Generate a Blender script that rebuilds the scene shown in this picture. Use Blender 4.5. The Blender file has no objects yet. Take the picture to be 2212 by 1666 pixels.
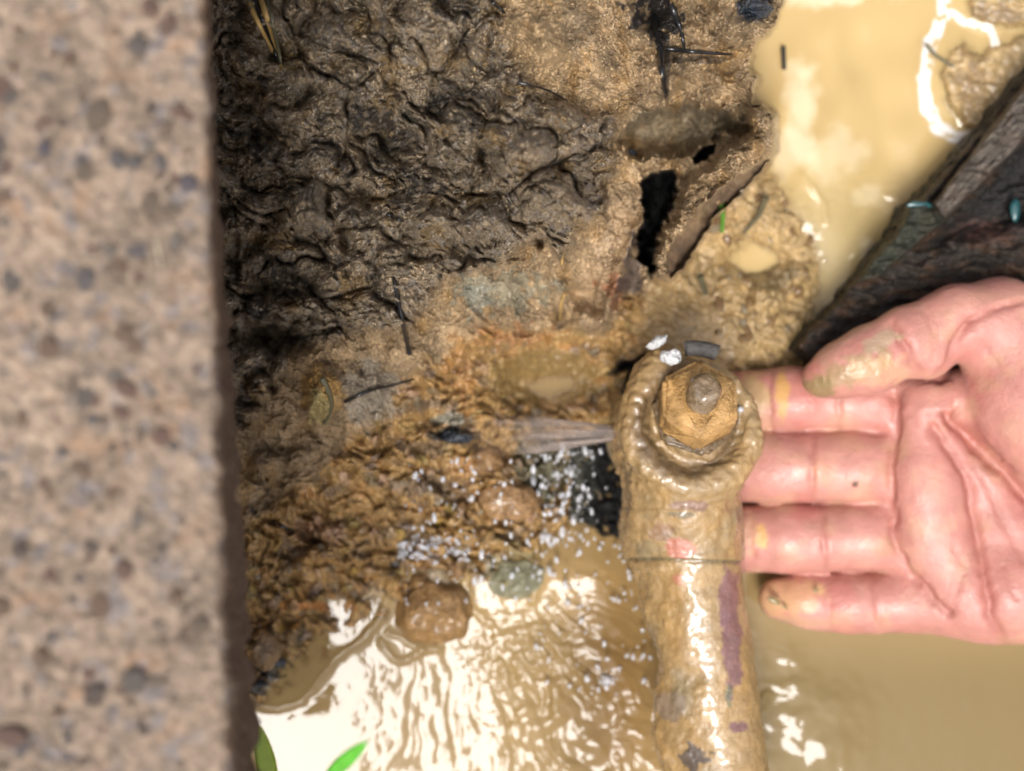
import bpy, bmesh, math, random
import numpy as np
from mathutils import Vector
random.seed(4); rng = np.random.default_rng(7)
C = bpy.context.scene.collection
sc = bpy.context.scene

# ------------------------------------------------------------------ camera, sky, sun, exposure
CAMZ = 450.0                 # millimetres above the water
S = 0.643 / 2212.0
cam = bpy.data.cameras.new('camera'); camo = bpy.data.objects.new('camera', cam); C.objects.link(camo)
camo.location = (0, 0, CAMZ / 1000); camo.rotation_euler = (0, 0, 0)
cam.sensor_width = 36; cam.lens = 36 / 0.643
cam.clip_start = 0.01; cam.clip_end = 200
cam.dof.use_dof = True; cam.dof.focus_distance = 0.366; cam.dof.aperture_fstop = 9.5
sc.camera = camo
SUND = Vector((-0.07, -0.39, 1)).normalized()
w = bpy.data.worlds.new('World'); sc.world = w; w.use_nodes = True
nt = w.node_tree; bg = nt.nodes['Background']
sky = nt.nodes.new('ShaderNodeTexSky'); sky.sky_type = 'NISHITA'; sky.sun_disc = False
sky.sun_elevation = math.asin(SUND.z); sky.sun_rotation = math.atan2(SUND.x, SUND.y)
sky.dust_density = 6; sky.air_density = 0.8; sky.ozone_density = 0.6
hs = nt.nodes.new('ShaderNodeHueSaturation'); hs.inputs['Saturation'].default_value = 0.6
nt.links.new(sky.outputs[0], hs.inputs['Color']); nt.links.new(hs.outputs[0], bg.inputs[0])
bg.inputs[1].default_value = 0.1
sl = bpy.data.lights.new('sun', 'SUN'); sl.energy = 1.5; sl.angle = math.radians(18); sl.color = (1, 0.975, 0.95)
so = bpy.data.objects.new('sun', sl); C.objects.link(so); so.rotation_euler = SUND.to_track_quat('Z', 'Y').to_euler()
so.location = (0, 0, 3)
sc.view_settings.view_transform = 'Standard'; sc.view_settings.look = 'None'
sc.view_settings.gamma = 1; sc.view_settings.exposure = 1.05
sc.cycles.max_bounces = 6; sc.cycles.sample_clamp_indirect = 4

# ------------------------------------------------------------------ numeric helpers
def P(u, v, z):                       # picture grid (2212 wide) at height z mm -> metres
    f = S * (CAMZ - z)
    return np.stack([(u - 1106) * f, -(v - 833) * f, z], -1) / 1000
def Pt(u, v, z): return Vector([float(c) for c in P(np.float64(u), np.float64(v), np.float64(z))])
def sm(x, a, b):
    t = np.clip((x - a) / (b - a), 0, 1); return t * t * (3 - 2 * t)
def _h2(ix, iy, seed):
    h = (ix * 374761393 + iy * 668265263 + seed * 982451653) & 0xffffffff
    h = ((h ^ (h >> 13)) * 1274126177) & 0xffffffff
    return h ^ (h >> 16)
def pn(x, y, seed=0):                 # gradient noise about -1..1
    x0 = np.floor(x).astype(np.int64); y0 = np.floor(y).astype(np.int64)
    fx = x - x0; fy = y - y0
    sx = fx * fx * fx * (fx * (fx * 6 - 15) + 10); sy = fy * fy * fy * (fy * (fy * 6 - 15) + 10)
    def g(i, j):
        a = _h2(x0 + i, y0 + j, seed) * (2 * np.pi / 4294967296.0)
        return np.cos(a) * (fx - i) + np.sin(a) * (fy - j)
    a = g(0, 0); b = g(1, 0); c = g(0, 1); d = g(1, 1)
    return ((a + sx * (b - a)) * (1 - sy) + (c + sx * (d - c)) * sy) * 1.5
def fbm(x, y, seed=0, o=4, gain=0.5):
    r = 0; a = 1
    for i in range(o):
        r = r + a * pn(x * 2 ** i, y * 2 ** i, seed + 17 * i); a *= gain
    return r
def ridge(x, y, seed=0, o=3, gain=0.55):
    r = 0; a = 1
    for i in range(o):
        r = r + a * (1 - 2.2 * np.abs(pn(x * 2 ** i, y * 2 ** i, seed + 13 * i))); a *= gain
    return r
def worley(x, y, seed=0):             # F1, F2 - F1, cell random
    x0 = np.floor(x).astype(np.int64); y0 = np.floor(y).astype(np.int64)
    f1 = np.full(x.shape, 9.0); f2 = np.full(x.shape, 9.0); cid = np.zeros(x.shape)
    for i in (-1, 0, 1):
        for j in (-1, 0, 1):
            h = _h2(x0 + i, y0 + j, seed); h2 = _h2(x0 + i, y0 + j, seed + 5)
            dx = x0 + i + h / 4294967296.0 - x; dy = y0 + j + h2 / 4294967296.0 - y
            d = np.sqrt(dx * dx + dy * dy)
            m = d < f1
            f2 = np.where(m, f1, np.minimum(f2, d)); f1 = np.where(m, d, f1)
            cid = np.where(m, (h ^ h2) / 4294967296.0, cid)
    return f1, f2 - f1, cid
def _h3(ix, iy, iz, seed):
    h = (ix * 374761393 + iy * 668265263 + iz * 2147483647 + seed * 982451653) & 0xffffffff
    h = ((h ^ (h >> 13)) * 1274126177) & 0xffffffff
    return (h ^ (h >> 16)) / 4294967296.0
def vn3(p, sc_, seed=0, o=3):         # 3-D value noise -1..1
    r = 0; a = 1; tot = 0
    for k in range(o):
        q = p * (sc_ * 2 ** k); i = np.floor(q).astype(np.int64); f = q - i; f = f * f * (3 - 2 * f)
        acc = 0
        for dx in (0, 1):
            for dy in (0, 1):
                for dz in (0, 1):
                    wgt = (f[..., 0] if dx else 1 - f[..., 0]) * (f[..., 1] if dy else 1 - f[..., 1]) * (f[..., 2] if dz else 1 - f[..., 2])
                    acc = acc + wgt * _h3(i[..., 0] + dx, i[..., 1] + dy, i[..., 2] + dz, seed + k)
        r = r + a * (acc * 2 - 1); tot += a; a *= 0.5
    return r / tot
def seg_d(u, v, pts, closed=False):
    pts = np.asarray(pts, float); n = len(pts); best = np.full(u.shape, 1e9)
    for i in range(n if closed else n - 1):
        a = pts[i]; b = pts[(i + 1) % n]; ab = b - a
        t = np.clip(((u - a[0]) * ab[0] + (v - a[1]) * ab[1]) / (ab @ ab), 0, 1)
        best = np.minimum(best, np.hypot(u - a[0] - t * ab[0], v - a[1] - t * ab[1]))
    return best
def poly_sd(u, v, pts):               # positive inside
    pts = np.asarray(pts, float); d = seg_d(u, v, pts, True); ins = np.zeros(u.shape, bool); n = len(pts)
    for i in range(n):
        x1, y1 = pts[i]; x2, y2 = pts[(i + 1) % n]
        if y1 == y2: continue
        c = ((y1 > v) != (y2 > v)) & (u < (x2 - x1) * (v - y1) / (y2 - y1) + x1)
        ins ^= c
    return np.where(ins, d, -d)
class TPS:
    def __init__(s, pts):
        p = np.array(pts, float); s.c = p[:, :2] / 500; n = len(p)
        d = np.linalg.norm(s.c[:, None] - s.c[None], axis=2); K = d * d * np.log(d + 1e-9) + np.eye(n) * 0.02
        A = np.zeros((n + 3, n + 3)); A[:n, :n] = K; A[:n, n] = 1; A[:n, n + 1:] = s.c; A[n:, :n] = A[:n, n:].T
        s.w = np.linalg.solve(A, np.concatenate([p[:, 2], [0, 0, 0]]))
    def __call__(s, u, v):
        x = u / 500; y = v / 500; r = s.w[-3] + s.w[-2] * x + s.w[-1] * y
        for (cx, cy), wt in zip(s.c, s.w):
            q = (x - cx) ** 2 + (y - cy) ** 2 + 1e-12; r = r + wt * 0.5 * q * np.log(q)
        return r

# ------------------------------------------------------------------ mesh + material helpers
def mesh_np(name, verts, quads, smooth=True, col=None, attrs=None):
    me = bpy.data.meshes.new(name); verts = np.ascontiguousarray(verts, np.float32); quads = np.ascontiguousarray(quads, np.int32)
    k = quads.shape[1]; me.vertices.add(len(verts)); me.vertices.foreach_set('co', verts.ravel())
    me.loops.add(quads.size); me.loops.foreach_set('vertex_index', quads.ravel())
    me.polygons.add(len(quads)); me.polygons.foreach_set('loop_start', np.arange(0, quads.size, k, dtype=np.int32))
    me.polygons.foreach_set('loop_total', np.full(len(quads), k, np.int32))
    me.update(calc_edges=True)
    if smooth: me.polygons.foreach_set('use_smooth', np.ones(len(quads), bool))
    if col is not None:
        a = me.attributes.new('Col', 'FLOAT_COLOR', 'POINT'); c4 = np.ones((len(verts), 4), np.float32); c4[:, :3] = np.clip(col, 0, 1); a.data.foreach_set('color', c4.ravel())
    for nm, ar in (attrs or {}).items():
        a = me.attributes.new(nm, 'FLOAT', 'POINT'); a.data.foreach_set('value', np.ascontiguousarray(ar, np.float32).ravel())
    return me
def grid_quads(nu, nv):
    i = np.arange(nu * nv).reshape(nv, nu)
    return np.stack([i[1:, :-1].ravel(), i[1:, 1:].ravel(), i[:-1, 1:].ravel(), i[:-1, :-1].ravel()], 1)
def put(name, me, mat=None, parent=None, label=None, cat=None, group=None, kind=None, loc=None):
    o = bpy.data.objects.new(name, me); C.objects.link(o)
    if me is not None and mat is not None and not me.materials: me.materials.append(mat)
    if parent is not None: o.parent = parent
    if loc is not None: o.location = loc
    if label: o['label'] = label
    if cat: o['category'] = cat
    if group: o['group'] = group
    if kind: o['kind'] = kind
    return o
def rebase(me, base):
    me.transform(__import__('mathutils').Matrix.Translation(-Vector(base))); return me
def N(nt, t, **kw):
    n = nt.nodes.new(t)
    for k, v in kw.items():
        if hasattr(n, k): setattr(n, k, v)
        else: n.inputs[k.replace('_', ' ')].default_value = v
    return n
def material(name, color=(.3, .2, .1), rough=0.5, use_col=False, rough_attr=None, bumps=(), var=0.25, vscale=200, coat=0.0, sss=0, spec=0.5, coat_rough=0.08, metal=0):
    m = bpy.data.materials.new(name); m.use_nodes = True; t = m.node_tree; b = t.nodes['Principled BSDF']; L = t.links.new
    tc = N(t, 'ShaderNodeTexCoord')
    if use_col:
        src = N(t, 'ShaderNodeAttribute', attribute_name='Col').outputs['Color']
    else:
        r = N(t, 'ShaderNodeRGB'); r.outputs[0].default_value = (*color, 1); src = r.outputs[0]
    nz = N(t, 'ShaderNodeTexNoise', Scale=vscale, Detail=6.0, Roughness=0.65); L(tc.outputs['Object'], nz.inputs['Vector'])
    mr = N(t, 'ShaderNodeMapRange'); mr.inputs[1].default_value = .25; mr.inputs[2].default_value = .75
    mr.inputs[3].default_value = 1 - var; mr.inputs[4].default_value = 1 + var; L(nz.outputs[0], mr.inputs[0])
    mx = N(t, 'ShaderNodeVectorMath', operation='MULTIPLY'); L(src, mx.inputs[0]); L(mr.outputs[0], mx.inputs[1]); L(mx.outputs[0], b.inputs['Base Color'])
    if rough_attr:
        ra = N(t, 'ShaderNodeAttribute', attribute_name=rough_attr)
        nz2 = N(t, 'ShaderNodeTexNoise', Scale=vscale * 1.3, Detail=3.0); L(tc.outputs['Object'], nz2.inputs['Vector'])
        ad = N(t, 'ShaderNodeMath', operation='MULTIPLY_ADD'); L(nz2.outputs[0], ad.inputs[0]); ad.inputs[1].default_value = .5
        sb = N(t, 'ShaderNodeMath', operation='SUBTRACT'); L(ra.outputs['Fac'], sb.inputs[0]); sb.inputs[1].default_value = .25
        L(sb.outputs[0], ad.inputs[2]); ad.use_clamp = True; L(ad.outputs[0], b.inputs['Roughness'])
    else: b.inputs['Roughness'].default_value = rough
    prev = None
    for (kind, scale, dist) in bumps:
        if kind == 'c':
            dn = N(t, 'ShaderNodeTexNoise', Scale=scale * .45, Detail=2.0); L(tc.outputs['Object'], dn.inputs['Vector'])
            dv = N(t, 'ShaderNodeVectorMath', operation='MULTIPLY_ADD'); L(dn.outputs['Color'], dv.inputs[0]); dv.inputs[1].default_value = (1.6 / scale,) * 3; L(tc.outputs['Object'], dv.inputs[2])
            q = N(t, 'ShaderNodeTexVoronoi', Scale=scale, feature='DISTANCE_TO_EDGE'); L(dv.outputs[0], q.inputs['Vector'])
            rm = N(t, 'ShaderNodeMapRange'); rm.inputs[2].default_value = .22; L(q.outputs['Distance'], rm.inputs[0])
            bp = N(t, 'ShaderNodeBump'); bp.inputs['Distance'].default_value = dist; L(rm.outputs[0], bp.inputs['Height'])
            wa = N(t, 'ShaderNodeAttribute', attribute_name='wet'); wm = N(t, 'ShaderNodeMapRange'); wm.inputs[1].default_value = .25; wm.inputs[2].default_value = .5; L(wa.outputs['Fac'], wm.inputs[0]); L(wm.outputs[0], bp.inputs['Strength'])
            if prev: L(prev, bp.inputs['Normal'])
            prev = bp.outputs[0]; continue
        if kind == 'n': q = N(t, 'ShaderNodeTexNoise', Scale=scale, Detail=5.0, Roughness=0.6); o = q.outputs[0]
        else: q = N(t, 'ShaderNodeTexVoronoi', Scale=scale, feature='SMOOTH_F1'); o = q.outputs['Distance']
        L(tc.outputs['Object'], q.inputs['Vector'])
        bp = N(t, 'ShaderNodeBump'); bp.inputs['Strength'].default_value = 1; bp.inputs['Distance'].default_value = dist; L(o, bp.inputs['Height'])
        if prev: L(prev, bp.inputs['Normal'])
        prev = bp.outputs[0]
    if prev: L(prev, b.inputs['Normal'])
    b.inputs['Coat Weight'].default_value = coat; b.inputs['Coat Roughness'].default_value = coat_rough
    b.inputs['Specular IOR Level'].default_value = spec; b.inputs['Metallic'].default_value = metal
    if sss:
        b.inputs['Subsurface Weight'].default_value = sss; b.inputs['Subsurface Radius'].default_value = (1, .35, .2); b.inputs['Subsurface Scale'].default_value = 0.0025
    return m

# ------------------------------------------------------------------ terrain function
LOW = TPS([
 (300,-200,120),(300,300,120),(300,800,110),(300,1300,100),(300,1700,90),
 (460,0,96),(700,0,96),(900,0,100),(1100,0,100),(1300,0,94),(1500,0,30),(1700,-60,-9),(1690,30,-9),(1655,130,-8),(1640,200,-8),(1695,260,-8),(1690,350,-7),(460,150,90),(700,150,92),(900,150,95),(1100,150,96),(1260,150,92),(1400,150,40),
 (460,300,84),(700,300,86),(830,310,74),(1000,300,86),(1180,300,88),(1350,300,36),
 (460,450,78),(655,455,88),(900,450,74),(1100,450,80),(1240,440,76),(1340,470,34),(1470,650,9),(1530,545,7),(1600,430,6),(1455,600,11),(1480,500,12),
 (460,600,72),(600,640,62),(800,600,72),(1000,600,64),(1150,600,48),(1250,620,38),(1340,620,34),
 (480,750,62),(620,740,54),(700,760,64),(900,750,48),(1050,740,32),(1150,760,18),(1250,760,15),(1340,740,12),
 (490,900,54),(700,900,52),(850,900,36),(1000,900,20),(1100,880,13),(1200,860,9),(1300,870,2),
 (510,1050,42),(700,1050,32),(900,1050,16),(1050,1050,11),(1150,1050,7),(1260,1060,0),
 (520,1200,34),(700,1200,22),(850,1200,11),(1000,1200,6),(1120,1200,3),(1250,1220,-5),
 (540,1350,20),(650,1350,9),(720,1350,3),(820,1370,-1),(950,1360,-2),(1100,1350,-4),(1250,1350,-9),
 (545,1450,12),(620,1450,5),(680,1460,-1.5),(900,1470,-10),(1100,1500,-12),(550,1515,2),(610,1540,-3),(700,1600,-12),(560,1700,-8),(1000,1700,-20),
 (1450,1300,-15),(1450,1700,-20),(1400,1050,-8),
 (1550,430,7),(1650,440,5),(1740,520,2.5),(1620,560,2),(1700,640,4),(1620,700,8),(1660,770,5),(1500,700,12),(1450,780,10),(1400,740,12),(1745,740,-1),
 (1600,850,2),(1780,470,-4),(1760,400,-5),(1780,620,-4),(1850,300,-12),(1750,100,-12),(1650,300,-6),(1950,500,-14),(1900,650,-12),(1900,900,-14),(2000,1450,-25),(1800,1600,-25),(2300,1700,-25),
 (2110,150,2),(2095,230,5),(2150,200,3),(2160,30,5),(2205,110,3),(2215,220,2),(1990,150,-8),(2020,40,-8),(2060,330,-8),(2300,300,-4),(2300,0,3)])
HIGH = TPS([(440,-100,98),(800,-100,100),(1100,-100,98),(1300,0,95),(1300,150,90),(1500,0,84),(1650,0,74),(1680,-100,74),(1400,120,80),(1550,120,72),(1620,120,66),
 (1350,260,70),(1450,260,62),(1560,250,54),(1650,250,62),(1665,330,62),(1330,360,58),(1450,340,50),(1560,330,52),(1600,350,58),(1500,430,54),(1440,500,50),(1420,590,46),
 (1330,450,52),(1300,560,44),(1280,700,34),(1330,650,38),(1380,560,40),(1370,640,26),(1200,560,52),(1150,650,44),(1000,700,50),(900,800,46),(1180,620,46),(1100,400,84),(900,300,86)])
BANK = [(300,-300),(1740,-300),(1692,0),(1672,60),(1640,90),(1612,150),(1640,175),(1622,218),(1655,222),(1682,260),(1672,350),(1625,385),(1575,440),(1515,520),(1450,608),(1402,598),(1388,640),(1340,665),(1300,725),(1268,722),(1225,690),(1170,720),(1060,700),(900,800),(700,1000),(300,1300)]
CRUST = [(300,-300),(1100,-300),(1080,60),(1150,180),(1240,240),(1322,250),(1326,370),(1300,382),(1312,455),(1242,500),(1216,560),(1160,510),(1095,565),(960,600),(880,700),(760,720),(640,760),(560,880),(300,1100)]
HORN = [(1680,232),(1674,350),(1620,390),(1560,455),(1500,530),(1445,605),(1404,596),(1412,540),(1452,470),(1478,400),(1540,345),(1610,300),(1630,235)]
FACE = [(1665,352),(1625,388),(1572,444),(1512,524),(1450,606),(1432,572),(1466,505),(1528,436),(1598,374)]
FIN = [(1650,345),(1598,372),(1528,436),(1466,505),(1432,572)]; FOUT = [(1668,358),(1626,392),(1572,448),(1514,526),(1450,610)]
HOLLOW = [(1335,300),(1400,232),(1500,212),(1560,232),(1612,262),(1640,282),(1575,306),(1500,335),(1420,352),(1350,345)]
CHUTE = [(1392,470),(1352,540),(1330,620),(1290,715)]
CHP = [(1392,395),(1400,480),(1380,570),(1345,640),(1300,722),(1262,715),(1228,680),(1238,600),(1290,520),(1318,440)]
SLOT = [(1388,392),(1455,368),(1462,385),(1440,470),(1412,530),(1402,600),(1376,560),(1392,470)]
SLOT2 = [(1492,338),(1545,310),(1535,330),(1500,350)]
HOLE = [(1225,955),(1330,915),(1360,800),(1300,810),(1340,780),(1420,760),(1420,1130),(1360,1190),(1230,1120),(1240,1040)]
ISLE = [(2050,110),(2075,95),(2110,120),(2165,90),(2240,70),(2240,300),(2120,290),(2080,270),(2045,215),(2035,160)]
ISLE2 = [(2085,-40),(2100,35),(2140,55),(2190,60),(2300,50),(2300,-100)]
# lumps: (u, v, ru, rv, height, sharp)
LUMPS = [(1648,285,44,60,9),(1590,350,36,34,6),(1500,450,40,30,5),(1450,330,40,20,5),(655,455,52,58,15),(700,90,60,44,8),(1010,130,60,44,7),(760,170,50,36,7),(1160,330,60,36,8),(930,470,60,36,7),(760,480,60,40,6),(540,480,40,50,7),(720,610,50,30,6),(1050,480,50,34,7),(620,790,50,34,7),(660,180,50,36,6),(570,330,60,50,6),(1210,440,90,50,8),(990,245,50,40,7),(660,560,34,26,6),(700,850,45,70,9),(575,1010,40,40,6),(1430,170,60,50,6),(1560,60,60,40,6),
 (540,900,26,22,5),(1000,1150,60,40,3),(1090,1040,60,50,5),(760,260,60,40,5),(560,60,60,50,7),(870,60,60,50,6),(1180,90,50,60,5),(620,1120,40,50,5),(680,1230,55,45,5),(560,1400,34,40,7),(1270,690,34,30,7),(1330,560,60,90,5),(1650,650,40,40,3),(1720,590,22,30,3),(1350,800,22,20,6),(1310,660,30,60,4)]
PITS = [(830,300,90,60,10),(600,620,70,40,9),(1040,330,36,34,8),(980,540,60,30,7),(745,520,14,36,12),(560,290,26,30,8),(670,200,30,16,7),(1030,160,40,24,7),(560,720,60,24,9),(640,740,50,18,8),(870,30,30,50,9),(1415,30,30,50,14),(1250,640,30,20,4),(1180,740,70,30,3),(1160,825,130,66,8),(780,420,40,20,5),(560,490,40,30,7),(500,560,30,50,6),(1165,525,12,12,10),(1210,690,12,20,7),(1630,560,55,34,8),(1600,520,25,14,3)]
def zones(u, v):
    w1 = fbm(u / 60, v / 60, 3, 3); w2 = fbm(u / 60, v / 60, 9, 3); w3 = pn(u / 14, v / 14, 77)
    uu = u + 9 * w1 + 3 * w3; vv = v + 9 * w2 + 3 * pn(u / 14, v / 14, 78)
    d = {}
    d['bank'] = poly_sd(uu, vv, BANK); d['crust'] = poly_sd(uu, vv, CRUST); d['horn'] = poly_sd(uu, vv, HORN)
    d['slot'] = poly_sd(uu, vv, SLOT); d['slot2'] = poly_sd(uu, vv, SLOT2); d['hole'] = poly_sd(uu, vv, HOLE); d['face'] = poly_sd(uu, vv, FACE)
    d['uu'] = uu; d['vv'] = vv
    return d
def ell(u, v, b):
    return np.sqrt(((u - b[0]) / b[2]) ** 2 + ((v - b[1]) / b[3]) ** 2)
def terr(u, v, full=True):
    Z = zones(u, v); uu, vv = Z['uu'], Z['vv']
    lo = np.clip(LOW(uu, vv), -30, 125); hi = np.clip(HIGH(uu, vv), 0, 110)
    soft = 5 + 70 * sm(-(uu - 1180), 0, 250)
    m = sm(Z['bank'], -soft, soft * 0.6) * sm(uu, 900, 1250)
    z = lo * (1 - m) + np.maximum(hi, lo) * m
    cr = sm(Z['crust'], -4, 5) * sm(uu, 700, 1150); z = z + 15 * cr * sm(vv, 190, 300)
    hr = sm(Z['horn'], -6, 12); z = z + 17 * hr
    # concave smooth clay above the horn
    hl = sm(poly_sd(uu, vv, HOLLOW) + 16 * fbm(u / 34, v / 34, 98, 3), -2, 34); z = z - 24 * hl; z = z + 8 * np.exp(-(seg_d(uu, vv, CHUTE) / 13.) ** 2) - 9 * np.exp(-ell(uu, vv, (1372, 590, 22, 80)) ** 2)
    fc = sm(Z['face'], -3, 6); di = seg_d(uu, vv, FIN); do = seg_d(uu, vv, FOUT); tt = di / (di + do + 1e-6)
    z = z * (1 - fc) + fc * np.maximum(lo + 1.5, 60 - 46 * tt + 3 * np.exp(-ell(uu, vv, (1560, 430, 60, 60)) ** 2))
    chm = sm(poly_sd(uu, vv, CHP), -6, 14)
    for b in LUMPS: z = z + 1.5 * b[4] * np.clip(1 - ell(uu, vv, b) ** 2, 0, 1) ** 0.8
    for b in PITS: z = z - 1.8 * b[4] * np.exp(-ell(uu, vv, b) ** 2 * 1.2)
    smooth = np.clip(.75 * chm + .8 * hl + fc + np.exp(-ell(u, v, (1170, 810, 130, 62)) ** 4) + 0.9 * np.exp(-ell(u, v, (1480, 730, 110, 60)) ** 4), 0, 1)
    crm = sm(Z['crust'], -20, 20); tan = sm(Z['bank'], -20, 10) * (1 - crm)
    low = (1 - crm) * (1 - tan)
    # crumpled strata of the crust, running down to the right
    a = math.radians(32); spots = 0; ru = u * math.cos(a) + v * math.sin(a); rv = -u * math.sin(a) + v * math.cos(a)
    wx = fbm(u / 110, v / 110, 21, 3) * 0.55; wy = fbm(u / 110, v / 110, 22, 3) * 0.55
    big = fbm(ru / 170 + wx, rv / 75 + wy, 31, 3); r1 = ridge(ru / 110 + wx, rv / 46 + wy, 32, 4, .58)
    r2 = ridge(u / 24 + 2 * wx, v / 20 + 2 * wy, 36, 2, .5)
    mid = 0
    f1, f21, cid = worley(u / 15 + wx * 2, v / 13 + wy * 2, 5)
    crack = np.clip(f21 / 0.22, 0, 1)
    k1, k21, kid = worley(u / 44 + wx * 1.6, v / 34 + wy * 1.6, 25)
    mid = fbm(u / 90 + wx, v / 74 + wy, 93, 2)
    def clod(su, sv, sd, w_):
        a1, a21, ai = worley(ru / su + w_ * wx + .25 * pn(u / su * 1.7, v / su * 1.7, sd), rv / sv + w_ * wy + .25 * pn(u / su * 1.7, v / su * 1.7, sd + 1), sd)
        return (1 - np.exp(-4.5 * a21)) + .6 * (1 - np.clip(a1, 0, 1) ** 2) + .5 * (ai - .5), ai
    d1, i1 = clod(150, 105, 101, .8); d2, i2 = clod(66, 48, 102, 1.1); d3, i3 = clod(29, 24, 103, 1.8); 
    cz = 11 * (d1 - 1) + 4.6 * (d2 - 1) * (.35 + .65 * sm(pn(u / 110, v / 90, 104), -.3, .3)) + 2.5 * (d3 - 1) - 1 + 5 * big + 2.0 * mid + 1.3 * (r1 - .8) + .7 * (r2) + 1.3 * (crack - 1) * sm(pn(u / 60, v / 60, 91), -.8, .1) + .6 * cid + 3.2 * (np.clip(k21 / .3, 0, 1) - 1) * sm(pn(u / 90, v / 70, 92), -.3, .4) + 2.0 * kid
    tz = 3.2 * big + 2.6 * mid + sm(u, 1320, 1400) * (2.6 * (d2 - 1) + 1.5 * (d3 - 1)) + 1.5 * (r1 - .8) + .8 * r2 + .6 * (crack - 1) + .5 * pn(u / 6, v / 6, 61) + 2.0 * kid * sm(u, 1330, 1400) + 1.6 * (np.clip(k21 / .3, 0, 1) - 1) * sm(u, 1330, 1400)
    g1, g21, gid = worley(u / 26 + wx, v / 24 + wy, 15)
    h1, h21, hid = worley(u / 60 + wx, v / 52 + wy, 16)
    peb = np.sqrt(np.clip(.36 - g1 * g1, 0, 1)) * 3.4 * (gid > .45) + np.sqrt(np.clip(.4 - h1 * h1, 0, 1)) * 5.5 * (hid > .62)
    lz = 2.6 * big + 2.6 * mid + 4.2 * (d2 - 1) * (1 - sm(u, 1340, 1420)) + 1.5 * (d3 - 1) + .8 * (r1 - .8) + .45 * r2 + peb * 1.15 + .8 * (np.clip(g21 / .25, 0, 1) - 1)
    sub = sm(z, -6, 5); shoal = sm(u, 1340, 1420)
    lz = lz * (1 - .45 * shoal)
    det = cz * crm + tz * tan + lz * low * (.25 + .75 * sub)
    z = z + det * (1 - .86 * smooth)
    # deep slots and the recess behind the pipe head
    sn = Z['slot'] + 9 * fbm(u / 22, v / 22, 96, 3); sl_ = sm(sn, -3, 9); z = z * (1 - sl_) + sl_ * (6 + 9 * fbm(u / 14, v / 30, 97, 3).clip(0, 1)); sl2 = sm(Z['slot2'], -3, 5); z = z * (1 - sl2) + sl2 * 25
    hm = sm(Z['hole'], -4, 12); z = z * (1 - hm) + hm * (1.2 + 1.6 * fbm(u / 20, v / 20, 8, 2) + 2.0 * (d3 - 1) * (u < 1330))
    isl = np.maximum(poly_sd(uu, vv, ISLE), poly_sd(uu, vv, ISLE2))
    z = np.where(u > 1930, np.where(isl > -70, -6 + 9 * sm(isl, -34, 16) + .35 * lz * sm(isl, -30, 0), z), z)
    if not full: return z
    # ---- colours (dry/wet earth pigments; slots and recess get painted shade)
    def c(r, g, b): return np.array([r, g, b])
    n1 = fbm(u / 80, v / 80, 41, 4)[..., None]; n2 = fbm(u / 30, v / 30, 42, 3)[..., None]; n3 = pn(u / 9, v / 9, 43)[..., None]
    col = np.zeros(u.shape + (3,)) + c(.33, .205, .085)
    e = lambda x: x[..., None]
    crustc = c(.56, .43, .28) * (1 + .25 * n1 + .2 * n2 + .12 * n3)
    crustc = crustc + (c(.34, .21, .07) - crustc) * sm(n1, .15, .6) * .75
    crustc = crustc + (c(.36, .33, .30) - crustc) * sm(n2, .25, .8) * .6
    tanc = c(.43, .30, .165) * (1 + .15 * n1 + .12 * n2)
    tanc = tanc + (c(.38, .22, .07) - tanc) * sm(fbm(u / 55, v / 90, 47, 3)[..., None], .1, .7) * .6
    lowc = c(.42, .26, .10) * (1 + .2 * n1 + .15 * n2)
    lowc = lowc + (c(.42, .20, .05) - lowc) * sm(fbm(u / 45, v / 35, 48, 3)[..., None], .2, .7) * .6
    lowc = lowc + (c(.20, .14, .09) - lowc) * sm(fbm(u / 60, v / 45, 49, 3)[..., None], .15, .6) * .7
    peb_c = np.stack([.30 + .2 * np.sin(gid * 40), .22 + .12 * np.sin(gid * 40 + .2), .14 + .1 * np.sin(gid * 55)], -1)
    lowc = lowc + (peb_c - lowc) * e((gid > .75) * (g1 < .5)) * .55
    shc = c(.43, .30, .135) * (1 + .12 * n1 + .15 * n2) ; lowc = lowc + (shc - lowc) * e(shoal) * .85
    col = crustc * e(crm) + tanc * e(tan) + lowc * e(low)
    # charcoal-dark organic soil, patchy, in the crust, plus painted shade of its voids
    ch = fbm(ru / 130 + wx, rv / 60 + wy, 55, 4)
    ch = sm(ch + .9 * np.exp(-ell(u, v, (860, 320, 190, 90)) ** 2) + .7 * np.exp(-ell(u, v, (620, 640, 130, 80)) ** 2) + .55 * np.exp(-ell(u, v, (560, 330, 110, 70)) ** 2)
            + .6 * np.exp(-ell(u, v, (600, 730, 90, 30)) ** 2) + .4 * np.exp(-ell(u, v, (930, 120, 80, 120)) ** 2) + .5 * np.exp(-ell(u, v, (570, 200, 40, 110)) ** 2)
            - .6 * np.exp(-ell(u, v, (660, 455, 55, 55)) ** 2) - .5 * np.exp(-ell(u, v, (1200, 420, 110, 60)) ** 2), .5, .95)
    brk = 1 - .75 * sm(fbm(u / 17, v / 13, 95, 3) + .3 * cid, .15, .6); col = col * (1 + .45 * (e(i2) - .5) * e(crm)); col = col + (c(.05, .044, .038) - col) * e(ch * crm * brk) * .85
    vein = ridge(u / 20 + 1.3 * wy, v / 15 + 1.3 * wx, 58, 3, .6) + .8 * fbm(u / 90, v / 60, 59, 2)
    vein = sm(vein, 1.05, 1.7) * (.5 * crm + .35 * tan + .2 * low); col = col + (c(.06, .05, .04) - col) * e(vein)
    pale = sm(fbm(u / 16, v / 12, 57, 3), .15, .7) * crm * .5; col = col + (c(.50, .44, .37) - col) * e(pale * 1.5 * (1 - ch * .5))
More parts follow.
